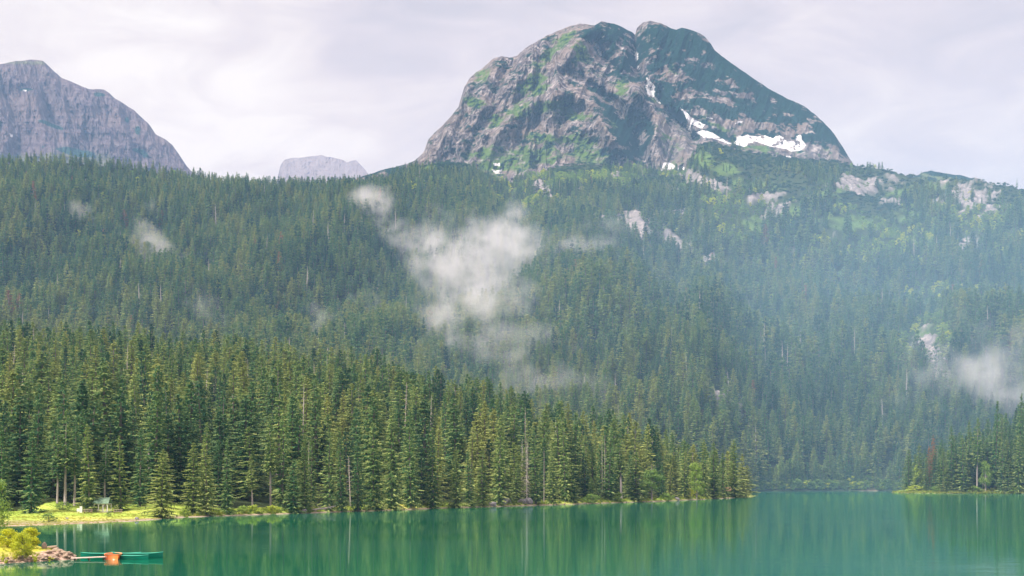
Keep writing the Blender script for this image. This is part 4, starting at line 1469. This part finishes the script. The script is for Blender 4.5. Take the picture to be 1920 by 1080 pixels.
M['stone'] = simple('stone', (0.24, 0.225, 0.23), 0.9, 0.35, 1.5, 0.8)
M['bankstone'] = simple('bank_stone', (0.27, 0.205, 0.15), 0.9, 0.38, 2.5, 0.8)
for k, (px, fy, sx, sz, lab) in enumerate([
        (923, 948, 1.5, .9, 'pale grey boulder, left end of the grey shore rocks'),
        (940, 944, 2.0, 1.5, 'largest grey boulder of the central shore rocks'),
        (952, 943, 1.6, 1.2, 'mid-size grey boulder right of the largest shore rock'),
        (978, 943, 1.6, 1.1, 'grey boulder under the bleached snag'),
        (990, 944, 1.8, 1.3, 'low grey boulder at the right end of the shore rocks'),
        (256, 974, .55, .35, 'small dark stone on the grass left of the broadest spruce'),
        (570, 961, 1.0, .7, 'grey stone at the waterline left of the fallen log'),
        (1270, 939, 1.0, .8, 'dark stone at the waterline under the headland trees'),
        (126, 973, .4, .22, 'small stone in the meadow grass right of the leaning shrub')]):
    D, z = stand_at(px, fy)
    rock(px, D, z + sz * .25, sx, sx * .8, sz, lab, seed=600 + k)
for k in range(46):
    px = rng.uniform(1010, 1200) if k < 30 else rng.uniform(1330, 1400)
    S = float(interp(px, SHORE))
    D = S + rng.uniform(-3, 7)
    z = max(0.02, float(height(px, D)))
    s = rng.uniform(.18, .5)
    seg = 'on the pebble beach between the bare pole and the headland' if k < 30 else 'at the waterline of the headland tip'
    rock(px, D, z, s, s, s * .6, 'small tan beach stone ' + seg, 'tan beach stones ' + seg, 'bankstone', 'beach_stone', 700 + k)

# fallen log with its branches
D, z = stand_at(600, 960)
X0 = (600 - 960) / F * D
lb = MB()
lb.tube([(-3.2, -.5, .3), (-1, 0, .55), (1.2, .3, .8), (3.4, .5, 1.3)], [.22, .2, .16, .08], 8)
for (x, dx, dz) in [(-1, -.9, .9), (0, .5, 1.3), (.8, .9, -.5), (1.5, .7, 1.0), (-.3, -.6, -.6), (2.2, .9, .4), (.3, -1.1, 1.1)]:
    lb.tube([(x, .15, .7), (x + dx * .6, -.1, .7 + dz * .5), (x + dx, -.3, .7 + dz)], [.07, .05, .02], 5)
o = lb.build('fallen_log', M['deadwood'])
o.location = (X0, D - 1, z)
tag(o, 'fallen bleached tree trunk with broken branches reaching over the water', 'log')

# ------------------------------------------------------------------ picnic shelter
M['white_wood'] = simple('white_wood', (0.75, 0.73, 0.69), 0.6, 0.12, 4)
M['green_roof'] = simple('green_roof', (0.12, 0.20, 0.135), 0.6, 0.2, 3)
M['pale_plank'] = simple('pale_plank', (0.55, 0.45, 0.38), 0.8, 0.2, 3)
M['brown_wood'] = simple('brown_wood', (0.28, 0.17, 0.12), 0.8, 0.25, 4)
D = 296.0
px0 = 192.5
z0 = float(height(px0, D))
sh = empty('picnic_shelter', ((px0 - 960) / F * D, D, z0), math.radians(-8))
sh.scale = (1.1, 1.1, 1.1)
tag(sh, 'open white timber picnic shelter with a green gabled roof on the meadow', 'shelter')
rf = MB()
rf.add([(-1.45, -1.0, 1.55), (1.45, -1.0, 1.55), (1.3, 0, 2.55), (-1.3, 0, 2.55), (1.45, 1.0, 1.55), (-1.45, 1.0, 1.55),
        (-1.45, -1.0, 1.48), (1.45, -1.0, 1.48), (1.3, 0, 2.47), (-1.3, 0, 2.47), (1.45, 1.0, 1.48), (-1.45, 1.0, 1.48)],
       [(0, 1, 2, 3), (3, 2, 4, 5), (7, 6, 9, 8), (8, 9, 11, 10), (0, 6, 7, 1), (4, 10, 11, 5), (0, 3, 9, 6), (3, 5, 11, 9), (1, 7, 8, 2), (2, 8, 10, 4)])
rf.build('roof', M['green_roof'], sh)
for x in (-1.2, -.4, .4, 1.2):
    for y in (-.8, .8):
        p = MB()
        p.bar((x, y, 0), (x, y, 1.5), .09)
        p.build('post', M['white_wood'], sh)
rl = MB()
for y in (-.8, .8):
    rl.bar((-1.2, y, 1.44), (1.2, y, 1.44), .08)
for x in (-1.2, 1.2):
    rl.bar((x, -.8, 1.44), (x, .8, 1.44), .08)
for x in (-1.2, -.4, .4, 1.2):
    for s in (-1, 1):
        if -1.25 < x + s * .25 < 1.25:
            rl.bar((x, -.8, 1.15), (x + s * .25, -.8, 1.42), .05)
rl.build('beam', M['white_wood'], sh)
ra = MB()
for zz in (.22, .42):
    ra.bar((-1.2, -.84, zz), (1.2, -.84, zz), .06)
    ra.bar((-1.24, -.8, zz), (-1.24, .8, zz), .06)
    ra.bar((1.24, -.8, zz), (1.24, .8, zz), .06)
ra.build('railing', M['white_wood'], sh)
fl = MB()
for k in range(8):
    fl.box((-1.05 + k * .3, 0, .05), (.28, 1.7, .08))
fl.build('deck', M['pale_plank'], sh)

# notice board: tall white panel with a lower one at its side
D = 290.0
nb = empty('notice_board', ((150 - 960) / F * D, D, float(height(150, D))), 0.0)
tag(nb, 'white double notice board standing on the meadow left of the green roofed shelter', 'notice board')
p = MB()
p.box((.18, 0, .72), (.46, .10, 1.15))
p.build('tall_panel', M['white_wood'], nb)
p = MB()
p.box((-.34, 0, .62), (.50, .08, .60))
p.build('side_panel', M['white_wood'], nb)
for x in (-.5, -.06, .36):
    p = MB()
    p.bar((x, .07, -.05), (x, .07, 1.05 if x > -.4 else .9), .06)
    p.build('post', M['white_wood'], nb)


def picnic(px, D, lab):
    r = empty('picnic_table', ((px - 960) / F * D, D, float(height(px, D))), .2)
    tag(r, lab, 'picnic table', 'picnic tables on the meadow')
    t = MB()
    for k in range(5):
        t.box((0, -.32 + k * .16, .74), (1.7, .14, .04))
    t.build('table_top', M['pale_plank'], r)
    for y in (-.7, .7):
        b = MB()
        b.box((0, y, .44), (1.7, .26, .05))
        b.build('bench', M['pale_plank'], r)
    for x in (-.6, .6):
        b = MB()
        b.bar((x, -.62, 0), (x, -.2, .71), .07)
        b.bar((x, .62, 0), (x, .2, .71), .07)
        b.bar((x + .07, -.78, .38), (x + .07, .78, .38), .07)
        b.build('leg_frame', M['brown_wood'], r)


picnic(165, 291, 'low weathered picnic table between the notice board and the shelter')
picnic(221, 293, 'reddish picnic table on the grass right of the shelter')

# small hut at the headland tip
D, z = stand_at(1365, 930)
D += 4
z = float(height(1365, D))
hut = empty('hut', ((1365 - 960) / F * D, D, z - .1), .3)
tag(hut, 'tiny hut with a pale orange gable roof under the headland spruces', 'hut')
M['orange_roof'] = simple('orange_roof', (0.66, 0.40, 0.24), 0.7, 0.15, 3)
p = MB()
p.box((0, 0, 1.0), (2.2, 2.0, 2.0))
p.build('wall', M['brown_wood'], hut)
p = MB()
p.add([(-1.4, -1.3, 1.95), (1.4, -1.3, 1.95), (1.2, 0, 3.5), (-1.2, 0, 3.5), (1.4, 1.3, 1.95), (-1.4, 1.3, 1.95)], [(0, 1, 2, 3), (3, 2, 4, 5), (0, 3, 5), (1, 4, 2), (0, 5, 4, 1)])
p.build('roof', M['orange_roof'], hut)
p = MB()
p.box((.1, -1.02, .85), (.8, .06, 1.6))
p.build('door', M['bark'], hut)


# ------------------------------------------------------------------ near bank at the lower left
NB_TIP = 137


def bank_height(X, D):
    """low stony spit: ridge line from off-frame left to its tip"""
    xt = (136 - 960) / F * 139.5
    s = np.clip((xt - X) / 9.0, -1, 3)            # 0 at the tip, grows to the left
    c = 139.5 + 6.5 * np.clip(s, 0, 3) - 5.5 * np.clip(s, 0, 3) * (X < xt) * 0.75
    hwf = 1.2 + 16 * np.clip(s, 0, 3) ** 0.9      # front half width
    hwb = 1.5 + 16.0 * np.clip(s, 0, 3) ** 0.9
    d = D - c
    u = np.where(d < 0, -d / hwf, d / hwb)
    top = 0.12 + 1.3 * np.clip(s, 0, 1.0) ** 0.55 + 0.5 * np.clip(s - 1, 0, 2)
    n = fbm(X / 2.5 + 30, D / 2.5, 801, 4) - 0.5
    n2 = fbm(X / 0.7 + 30, D / 0.7, 811, 3) - 0.5
    z = top * (1 - u ** 1.5) + n * 0.5 * (s > -.2) + n2 * 0.22
    z = np.where(s < 0, z + s * 6, z)
    return np.maximum(z, -1.5)


def build_bank():
    xs = np.arange(-75, -36.0, 0.16)
    ds = np.arange(112, 196, 0.22)
    X, D = np.meshgrid(xs, ds)
    Z = bank_height(X, D)
    stony = np.clip(1.05 - Z / 0.7 + 1.3 * (fbm(X / 1.6, D / 1.6, 821, 4) - 0.5) + 1.2 * sstep(-42.8, -40.0, X), 0, 1)
    C = np.stack([Z * 0, 1 - stony, stony], -1)
    tag(grid_mesh('near_shore', np.stack([X, D, Z], -1), M['bank'], C, True), kind='structure')


def bank_mat():
    m, nt, out = newmat('near_bank')
    g = nd(nt, 'ShaderNodeNewGeometry')
    pos = g.outputs['Position']
    cov = nd(nt, 'ShaderNodeAttribute', attribute_type='GEOMETRY', attribute_name='cover')
    sp = nd(nt, 'ShaderNodeSeparateColor')
    lk(nt, cov.outputs['Color'], sp.inputs[0])
    gr = ramp(nt, noise(nt, pos, 1.2, 5, 0.65), [(0.3, (0.13, 0.19, 0.02)), (0.5, (0.40, 0.40, 0.05)), (0.7, (0.60, 0.46, 0.12))])
    st = ramp(nt, noise(nt, pos, 3.5, 5, 0.7), [(0.32, (0.10, 0.07, 0.06)), (0.5, (0.36, 0.25, 0.19)), (0.68, (0.58, 0.46, 0.38))])
    c = mixc(nt, sp.outputs[2], gr, st)
    b = nd(nt, 'ShaderNodeBsdfDiffuse')
    lk(nt, c, b.inputs[0])
    bp = nd(nt, 'ShaderNodeBump')
    bp.inputs['Strength'].default_value = 0.8
    bp.inputs['Distance'].default_value = 0.15
    lk(nt, noise(nt, pos, 3.5, 5, 0.7), bp.inputs['Height'])
    lk(nt, bp.outputs[0], b.inputs['Normal'])
    lk(nt, b.outputs[0], out.inputs[0])
    return m


M['bank'] = bank_mat()
build_bank()


def bz(X, D):
    return float(bank_height(np.array([X]), np.array([D]))[0])


for k in range(190):
    px = rng.uniform(8, 136) if k % 3 else rng.uniform(80, 137)
    X = (px - 960) / F * 140
    # find the waterline in front
    ds = np.arange(116, 176, 0.3)
    zz = bank_height(np.full(len(ds), X), ds)
    on = np.nonzero(zz > 0.02)[0]
    if not len(on):
        continue
    D = ds[on[0]] + abs(rng.normal(0, 1.2)) if k % 3 else ds[on[-1]] - abs(rng.normal(0, 2.5)) * 0.8
    D = min(D, ds[on[-1]])
    z = bz(X, D)
    s = rng.uniform(.07, .24) * (1.3 if px > 85 else 1)
    where = 'edging the front waterline of the near bank' if k % 3 else 'heaped on the crest of the near bank'
    o = rock(0, D, z + s * .1, s * 1.3, s, s * .75, 'tan stone ' + where, 'tan stones ' + where, 'bankstone', 'stone', 900 + k)
    o.location = (X, D, z + s * .1)
# broad tilted slabs on the crest, and a dark stone post
for k, (px, py, D, s, lab) in enumerate([(96, 1024, 147, .50, 'large tilted tan slab on the crest of the near bank'),
                                         (105, 1030, 144, .40, 'brown slab just right of the large tilted one'),
                                         (112, 1038, 142, .42, 'tan block on the near bank slope above the planks'),
                                         (121, 1043, 140.5, .42, 'pinkish block close to the tip of the near bank'),
                                         (130, 1050, 139.5, .34, 'dark wet stone at the tip of the near bank, against the planks'),
                                         (83, 1036, 141, .30, 'upright dark brown stone behind the yellow-green bush')]):
    w = px2w(px, py, D)
    o = rock(0, D, 0, s * 1.4, s, s * (.6 if k < 5 else 2.0), lab, None, 'bankstone', 'boulder', 990 + k)
    o.location = (w.x, D, max(0, bz(w.x, D)) + s * .2)


def bush_at(name, px, fy, ty, D, hw, tint, lab, seed, R, n, leaf, cb, parts=('stems', 'leaves'), cat='bush', blobs=46):
    X = (px - 960) / F * D
    z = bz(X, D)
    H = CH + (HY - ty) / F * D - z
    c, t = broadleaf(seed, R, n, leaf, cb, blobs)
    r = empty(name, (X, D, max(z, 0) - 0.05), seed)
    t.build(parts[0], M['bark'], r, True)
    o = c.build(parts[1], M['leaves'], r)
    o['tint'] = tint
    s = hw / F * D / R
    r.scale = (s, s, H)
    tag(r, lab, cat)


M['leaves_yellow'] = M['leaves']
bush_at('small_tree', 57, 1046, 986, 140.0, 22, 1.0, 'yellow-green young tree on the near bank, right one of two', 801, .36, 5200, .055, .02, ('trunk', 'crown'), 'tree')
bush_at('small_tree', 42, 1056, 994, 134.0, 24, .95, 'yellow-green young tree with a dark stem by the water, left one of two', 802, .38, 3800, .050, .06, ('trunk', 'crown'), 'tree')
bush_at('bush', 14, 1046, 989, 139.0, 26, 1.0, 'wide yellow-green bush at the left edge of the near bank', 803, .45, 3600, .06, .01)
bush_at('bush', 30, 1046, 1008, 141.5, 18, .9, 'low yellow-green bush between the young trees on the near bank', 804, .5, 1800, .08, .01)
for k, (px, D, hw, ty, lab) in enumerate([(68, 134.0, 9, 1040, 'low grassy tuft left of the tan slabs'), (95, 136.5, 7, 1043, 'small yellow tuft below the tan slabs'), (10, 130.5, 10, 1048, 'yellow tuft by the water in the lower left corner')]):
    bush_at('grass_tuft', px, 0, ty, D, hw, .95, lab, 820 + k, .6, 260, .16, .02, ('stems', 'blades'), 'grass tuft', 6)
# tree whose boughs hang in from the left edge
D = 152.0
X = (-16 - 960) / F * D
zt = bz(X, D)
c, t = broadleaf(830, .34, 3600, .030, .12, 26)
r = empty('broadleaf_tree', (X, D, max(0, zt) - .1), 2.0)
t.build('trunk', M['bark'], r, True)
oc = c.build('crown', M['leaves'], r)
oc['tint'] = .62
H = CH + (HY - 880) / F * D - zt
r.scale = (44 / F * D / .34,) * 2 + (H,)
tag(r, 'golden green tree leaning in from the left edge above the near bank', 'tree')

# ------------------------------------------------------------------ boats and planks
M['green_hull'] = simple('green_hull', (0.0, 0.18, 0.12), 0.30, 0.12, 1.0, 0, .5)
M['green_inside'] = simple('green_inside', (0.01, 0.19, 0.13), 0.5, 0.12, 1.0)
M['orange_hull'] = simple('orange_hull', (0.85, 0.19, 0.04), 0.35, 0.10, 1.5, 0, .5)
M['orange_inside'] = simple('orange_inside', (0.84, 0.30, 0.12), 0.5, 0.10, 1.5)
M['wet_wood'] = simple('wet_wood', (0.10, 0.07, 0.055), 0.5, 0.3, 3)


def boat(L, B, H, transom=False, hullm='green_hull', inm='green_inside', rim='green_rim', name='canoe', seats=3):
    r = empty(name, (0, 0, 0))
    N, K = 21, 11
    def sec(i, inner=0.0):
        s = -1 + 2 * i / (N - 1)
        if transom:
            w = B / 2 * ((1 - max(0, s) ** 2.4) ** 0.6 * (1 - 0.18 * max(0, -s) ** 2))
            h = H * (1 + 0.08 * max(0, s) ** 2)
            kz = 0.35 * H * max(0, s) ** 4
        else:
            w = B / 2 * (1 - abs(s) ** 2.3) ** 0.8
            h = H * (1 + 0.22 * abs(s) ** 3.2)
            kz = 0.25 * H * abs(s) ** 6
        w = max(w - inner, 0.012)
        x = s * (L / 2 - inner * (1.0 if not transom else .6))
        out = []
        for k in range(K):
            a = -1 + 2 * k / (K - 1)
            y = w * math.copysign(abs(a) ** (0.42 if transom else 0.7), a)
            z = kz + inner * (1 - abs(a) ** 3) + (h - kz) * abs(a) ** (4.5 if transom else 3.0)
            out.append(Vector((x, y, z - 0.12)))
        return out
    def shell(inner, flip):
        b = MB()
        vs, fs = [], []
        for i in range(N):
            vs += sec(i, inner)
        for i in range(N - 1):
            for k in range(K - 1):
                q = (i * K + k, i * K + k + 1, (i + 1) * K + k + 1, (i + 1) * K + k)
                fs.append(q[::-1] if flip else q)
        if transom:
            fs.append(tuple(range(K)))
        b.add(vs, fs)
        return b
    shell(0, False).build('hull', M[hullm], r, True)
    shell(0.035, True).build('inner_hull', M[inm], r, True)
    g = MB()
    for k in (0, K - 1):
        g.tube([sec(i)[k] for i in range(N)], 0.034, 6)
    if transom:
        g.tube([sec(0)[0], sec(0)[-1]], 0.03, 6)
    g.build('gunwale', M[rim], r, True)
    for j in range(seats):
        s = (-0.55, 0.05, 0.55)[j] if seats == 3 else (-.5, .45)[j]
        i = int(round((s + 1) / 2 * (N - 1)))
        se = sec(i)
        w = se[-1].y - 0.03
        b = MB()
        b.box((se[0].x, 0, se[0].z - 0.09), (0.24, w * 2 * .93, 0.03))
        b.build('seat', M[rim], r)
    return r


M['green_rim'] = simple('green_rim', (0.04, 0.34, 0.24), 0.5, 0.12, 1.0)
D1 = 139.5
cA = boat(5.4, .95, .47)
cA.location = ((208 - 960) / F * 142.5, 142.5, 0.0)
cA.rotation_euler = (0, 0, math.radians(4))
tag(cA, 'green canoe on the left, its pale bow pointing to the near bank', 'canoe', 'green canoes moored together')
cB = boat(4.6, 1.0, .55)
cB.location = ((257 - 960) / F * 141.0, 141.0, 0.0)
cB.rotation_euler = (0, 0, math.radians(3))
tag(cB, 'green canoe on the right, reaching farthest into the lake', 'canoe', 'green canoes moored together')
cD = boat(4.2, .9, .44)
cD.location = ((240 - 960) / F * 139.2, 139.2, 0.0)
cD.rotation_euler = (0, 0, math.radians(-20))
tag(cD, 'short green canoe lying between the orange boat and the right canoe', 'canoe', 'green canoes moored together')
ob = boat(2.6, 1.46, .58, True, 'orange_hull', 'orange_inside', 'orange_inside', 'rowing_boat', 2)
ob.location = ((212.5 - 960) / F * 139.6, 139.6, 0.0)
ob.rotation_euler = (0, 0, math.radians(98))
tag(ob, 'orange rowing boat seen end-on beside the end of the plank walkway', 'boat')
# plank walkway
wk = empty('plank_walkway', (0, 0, 0))
tag(wk, 'narrow pale plank walkway from the stones to the orange boat', 'walkway')
A = Vector(((134 - 960) / F * 137.6, 137.6, 0.16))
Bv = Vector(((200 - 960) / F * 138.6, 138.6, 0.24))
dirv = (Bv - A)
per = Vector((-dirv.y, dirv.x, 0)).normalized()
for k in range(3):
    p = MB()
    off = per * (-.42 + .42 * k)
    p.bar(A + off, Bv + off + dirv * (.02 * (k - 1)), .38, .05)
    p.build('plank', M['pale_plank'], wk)
for s in (.1, .5, .92):
    p = MB()
    c0 = A + dirv * s
    p.bar(c0 - per * .7 - Vector((0, 0, .06)), c0 + per * .7 - Vector((0, 0, .06)), .10, .06)
    for sg in (-.6, .6):
        p.bar(c0 + per * sg - Vector((0, 0, 1.0)), c0 + per * sg - Vector((0, 0, .09)), .09)
    p.build('support', M['wet_wood'], wk)

# ------------------------------------------------------------------ reeds and grass fringe along the shores
gr_m = foliage_mat('grass_blades', [(0.0, (0.10, 0.18, 0.03)), (0.5, (0.24, 0.32, 0.05)), (1.0, (0.42, 0.40, 0.09))], (0.4, 0.42, 0.12), 0.2, 0.3)
tuft = MB()
rr_ = random.Random(5)
for k in range(26):
    a = rr_.uniform(0, 6.28)
    b = Vector((math.cos(a), math.sin(a), 0)) * rr_.uniform(0, .5)
    q = b * 1.5 + Vector((rr_.uniform(-.2, .2), rr_.uniform(-.2, .2), rr_.uniform(.5, 1)))
    w = Vector((-math.sin(a), math.cos(a), 0)) * .06
    tuft.add([b - w, b + w, q], [(0, 1, 2)], 0, rr_.random())
G = []
def add_grass(px, D, s, h, tn):
    z = float(height(px, D))
    if z > 0.0:
        G.append((((px - 960) / F * D, D, z - .03), (s, s, h), rng.uniform(0, 6.28), 0, tn))
for k in range(3400):
    px = rng.uniform(-60, 360)
    S = float(interp(px, SHORE))
    D = S + rng.uniform(0, 1) ** 1.2 * 62
    add_grass(px, D, rng.uniform(.25, .6), rng.uniform(.08, .20), float(np.clip(rng.normal(.62 + .25 * (D - S < 40), .18), 0, 1)))
for k in range(1500):
    px = rng.uniform(340, 1400)
    if 600 < px < 900 and rng.random() < .6:
        continue
    D = float(interp(px, SHORE)) + rng.uniform(0, 8)
    add_grass(px, D, rng.uniform(.5, 1.0), rng.uniform(.3, .9), float(np.clip(rng.normal(.4, .25), 0, 1)))
for k in range(900):
    px = rng.uniform(1674, 1930)
    D = float(interp(px, RS_S)) + rng.uniform(0, 9)
    add_grass(px, D, rng.uniform(.6, 1.3), rng.uniform(.4, 1.1), float(np.clip(rng.normal(.6, .25), 0, 1)))
scatter('meadow_grass', [[(tuft, 0)]], [gr_m], pack(G), 'yellow-green grass on the lakeside meadow and shore banks', 'grass')
G = []
for k in range(2600):
    X = rng.uniform(-64, -39.5)
    D = rng.uniform(122, 182)
    z = bz(X, D)
    if z > 0.35 + rng.random() * .35:
        G.append(((X, D, z - .03), (rng.uniform(.15, .35),) * 2 + (rng.uniform(.08, .28),), rng.uniform(0, 6.28), 0, float(np.clip(rng.normal(.8, .2), 0, 1))))
scatter('bank_grass', [[(tuft, 0)]], [gr_m], pack(G), 'yellow grass covering the near stony bank', 'grass')


# ------------------------------------------------------------------ drifting mist
def slope_depth(px, py):
    return find_depth(px, min(py, 790), 1030, 2300)


def mist_bank(label, balls, dens, seed, warp=55.0):
    """one bank of torn mist; balls: (px, py, half width px, half height px, strength)"""
    m, nt, out = newmat('mist')
    g = nd(nt, 'ShaderNodeNewGeometry')
    pos = g.outputs['Position']
    def wn(scale, detail, off):
        mp = nd(nt, 'ShaderNodeMapping')
        mp.inputs['Location'].default_value = (off, off * 1.7, off * 0.6)
        mp.inputs['Scale'].default_value = (scale, scale, scale)
        lk(nt, pos, mp.inputs['Vector'])
        n = nd(nt, 'ShaderNodeTexNoise')
        n.inputs['Scale'].default_value = 1.0
        n.inputs['Detail'].default_value = detail
        n.inputs['Roughness'].default_value = 0.62
        lk(nt, mp.outputs[0], n.inputs['Vector'])
        return n
    w1 = wn(1 / 75.0, 4, seed)
    sb = nd(nt, 'ShaderNodeVectorMath', operation='SUBTRACT')
    lk(nt, w1.outputs['Color'], sb.inputs[0])
    sb.inputs[1].default_value = (0.5, 0.5, 0.5)
    sc = nd(nt, 'ShaderNodeVectorMath', operation='SCALE')
    lk(nt, sb.outputs[0], sc.inputs[0])
    sc.inputs['Scale'].default_value = warp * 2.6
    ad = nd(nt, 'ShaderNodeVectorMath', operation='ADD')
    lk(nt, pos, ad.inputs[0])
    lk(nt, sc.outputs[0], ad.inputs[1])
    tot = None
    lo, hi = Vector((1e9,) * 3), Vector((-1e9,) * 3)
    for (px, py, rx, rz, st) in balls:
        D = min(slope_depth(px, py), slope_depth(px, py + rz * 0.9)) - 22
        c = px2w(px, py, D)
        r = Vector((rx / F * D * 1.25, 46 + 0.2 * rx, rz / F * D * 1.25))
        for i in range(3):
            lo[i] = min(lo[i], c[i] - r[i] - warp * .5)
            hi[i] = max(hi[i], c[i] + r[i] + warp * .5)
        mp = nd(nt, 'ShaderNodeMapping')
        mp.vector_type = 'TEXTURE'
        mp.inputs['Location'].default_value = c
        mp.inputs['Scale'].default_value = r
        lk(nt, ad.outputs[0], mp.inputs['Vector'])
        ln = nd(nt, 'ShaderNodeVectorMath', operation='LENGTH')
        lk(nt, mp.outputs[0], ln.inputs[0])
        v = mth(nt, 'MULTIPLY', mth(nt, 'SUBTRACT', 1.0, ln.outputs['Value'], True), st)
        tot = v if tot is None else mth(nt, 'ADD', tot, v)
    n2 = wn(1 / 26.0, 6, seed + 40).outputs['Fac']
    k = mth(nt, 'MULTIPLY', mth(nt, 'SUBTRACT', n2, 0.40, True), 6.0)
    d = mth(nt, 'SUBTRACT', mth(nt, 'MULTIPLY', tot, k), 0.10, True)
    d = mth(nt, 'MULTIPLY', d, dens)
    vol = nd(nt, 'ShaderNodeVolumePrincipled')
    vol.inputs['Color'].default_value = (0.97, 0.95, 0.97, 1)
    lk(nt, d, vol.inputs['Density'])
    lk(nt, vol.outputs[0], out.inputs['Volume'])
    b = MB()
    b.box((lo + hi) / 2, hi - lo)
    o = b.build('mist', m)
    tag(o, label, 'mist', None, 'stuff')


mist_bank('large torn white mist bank drifting over the centre of the forested slope',
          [(885, 505, 140, 85, 1.0), (815, 455, 80, 36, .75), (765, 430, 46, 20, .5), (935, 455, 64, 72, .95), (895, 585, 125, 78, .85), (830, 610, 62, 42, .5), (1010, 462, 80, 40, .6),
           (1085, 452, 90, 36, .6), (1148, 446, 26, 18, .4), (960, 650, 100, 70, .50), (1010, 715, 100, 55, .45), (850, 405, 60, 18, .3)], .027, 3.0)
mist_bank('small white puff of mist high on the slope, left of the large bank', [(700, 382, 42, 28, .9), (718, 405, 36, 30, .5), (690, 430, 26, 30, .15)], .040, 9.0, 26)
mist_bank('thin mist veil lying on the left part of the forested slope', [(270, 455, 34, 34, .5), (300, 478, 62, 24, .5), (162, 392, 26, 34, .5), (285, 388, 46, 13, .35), (240, 560, 90, 26, .10)], .036, 15.0, 30)
mist_bank('faint steamy mist rising between the near forest and the slope', [(395, 590, 90, 36, .35), (600, 600, 30, 52, .55), (690, 560, 44, 36, .3), (560, 640, 80, 30, .2)], .026, 21.0, 34)
mist_bank('white mist veil rising above the right-hand spit', [(1860, 700, 110, 85, .8), (1790, 700, 90, 50, .4), (1745, 620, 24, 46, .35), (1900, 660, 70, 50, .35), (1700, 760, 90, 40, .2)], .022, 27.0)


# low blue air lying in the bay and against the foot of the far slope
def valley_mat():
    m, nt, out = newmat('valley_air')
    g = nd(nt, 'ShaderNodeNewGeometry')
    sp = nd(nt, 'ShaderNodeSeparateXYZ')
    lk(nt, g.outputs['Position'], sp.inputs[0])
    z = sp.outputs['Z']
    x = sp.outputs['X']
    y = sp.outputs['Y']
    fz = mth(nt, 'SUBTRACT', 1.0, mth(nt, 'DIVIDE', z, 340.0), True)
    fx = mth(nt, 'DIVIDE', mth(nt, 'ADD', x, 120.0), 420.0, True)
    fy = mth(nt, 'DIVIDE', mth(nt, 'SUBTRACT', y, 690.0), 200.0, True)
    d = mth(nt, 'MULTIPLY', mth(nt, 'MULTIPLY', fz, mth(nt, 'ADD', mth(nt, 'MULTIPLY', fx, 0.94), 0.06)), mth(nt, 'MULTIPLY', fy, VALLEY))
    n = noise(nt, g.outputs['Position'], 0.006, 3, 0.5)
    d = mth(nt, 'MULTIPLY', d, mth(nt, 'ADD', n, 0.5))
    vol = nd(nt, 'ShaderNodeVolumePrincipled')
    vol.inputs['Color'].default_value = (0.42, 0.70, 1.0, 1)
    lk(nt, d, vol.inputs['Density'])
    lk(nt, vol.outputs[0], out.inputs['Volume'])
    return m


VALLEY = 0.0008
vb = MB()
vb.box((150, 1240, 190), (1700, 1100, 380))
vo = vb.build('valley_mist', valley_mat())
tag(vo, 'blue mist lying in the valley at the foot of the slope', 'mist', None, 'stuff')

# ------------------------------------------------------------------ haze: the air itself
HAZE = 0.000072
hm, nt, out = newmat('haze')
vol = nd(nt, 'ShaderNodeVolumePrincipled')
vol.inputs['Color'].default_value = (0.34, 0.60, 1.0, 1)
vol.inputs['Density'].default_value = HAZE
lk(nt, vol.outputs[0], out.inputs['Volume'])
hb = MB()
hb.box((0, 2900, 595), (8600, 6600, 1200))
ho = hb.build('haze', hm)
tag(ho, 'faint blue haze filling the air between the lake and the mountains', 'haze', None, 'stuff')
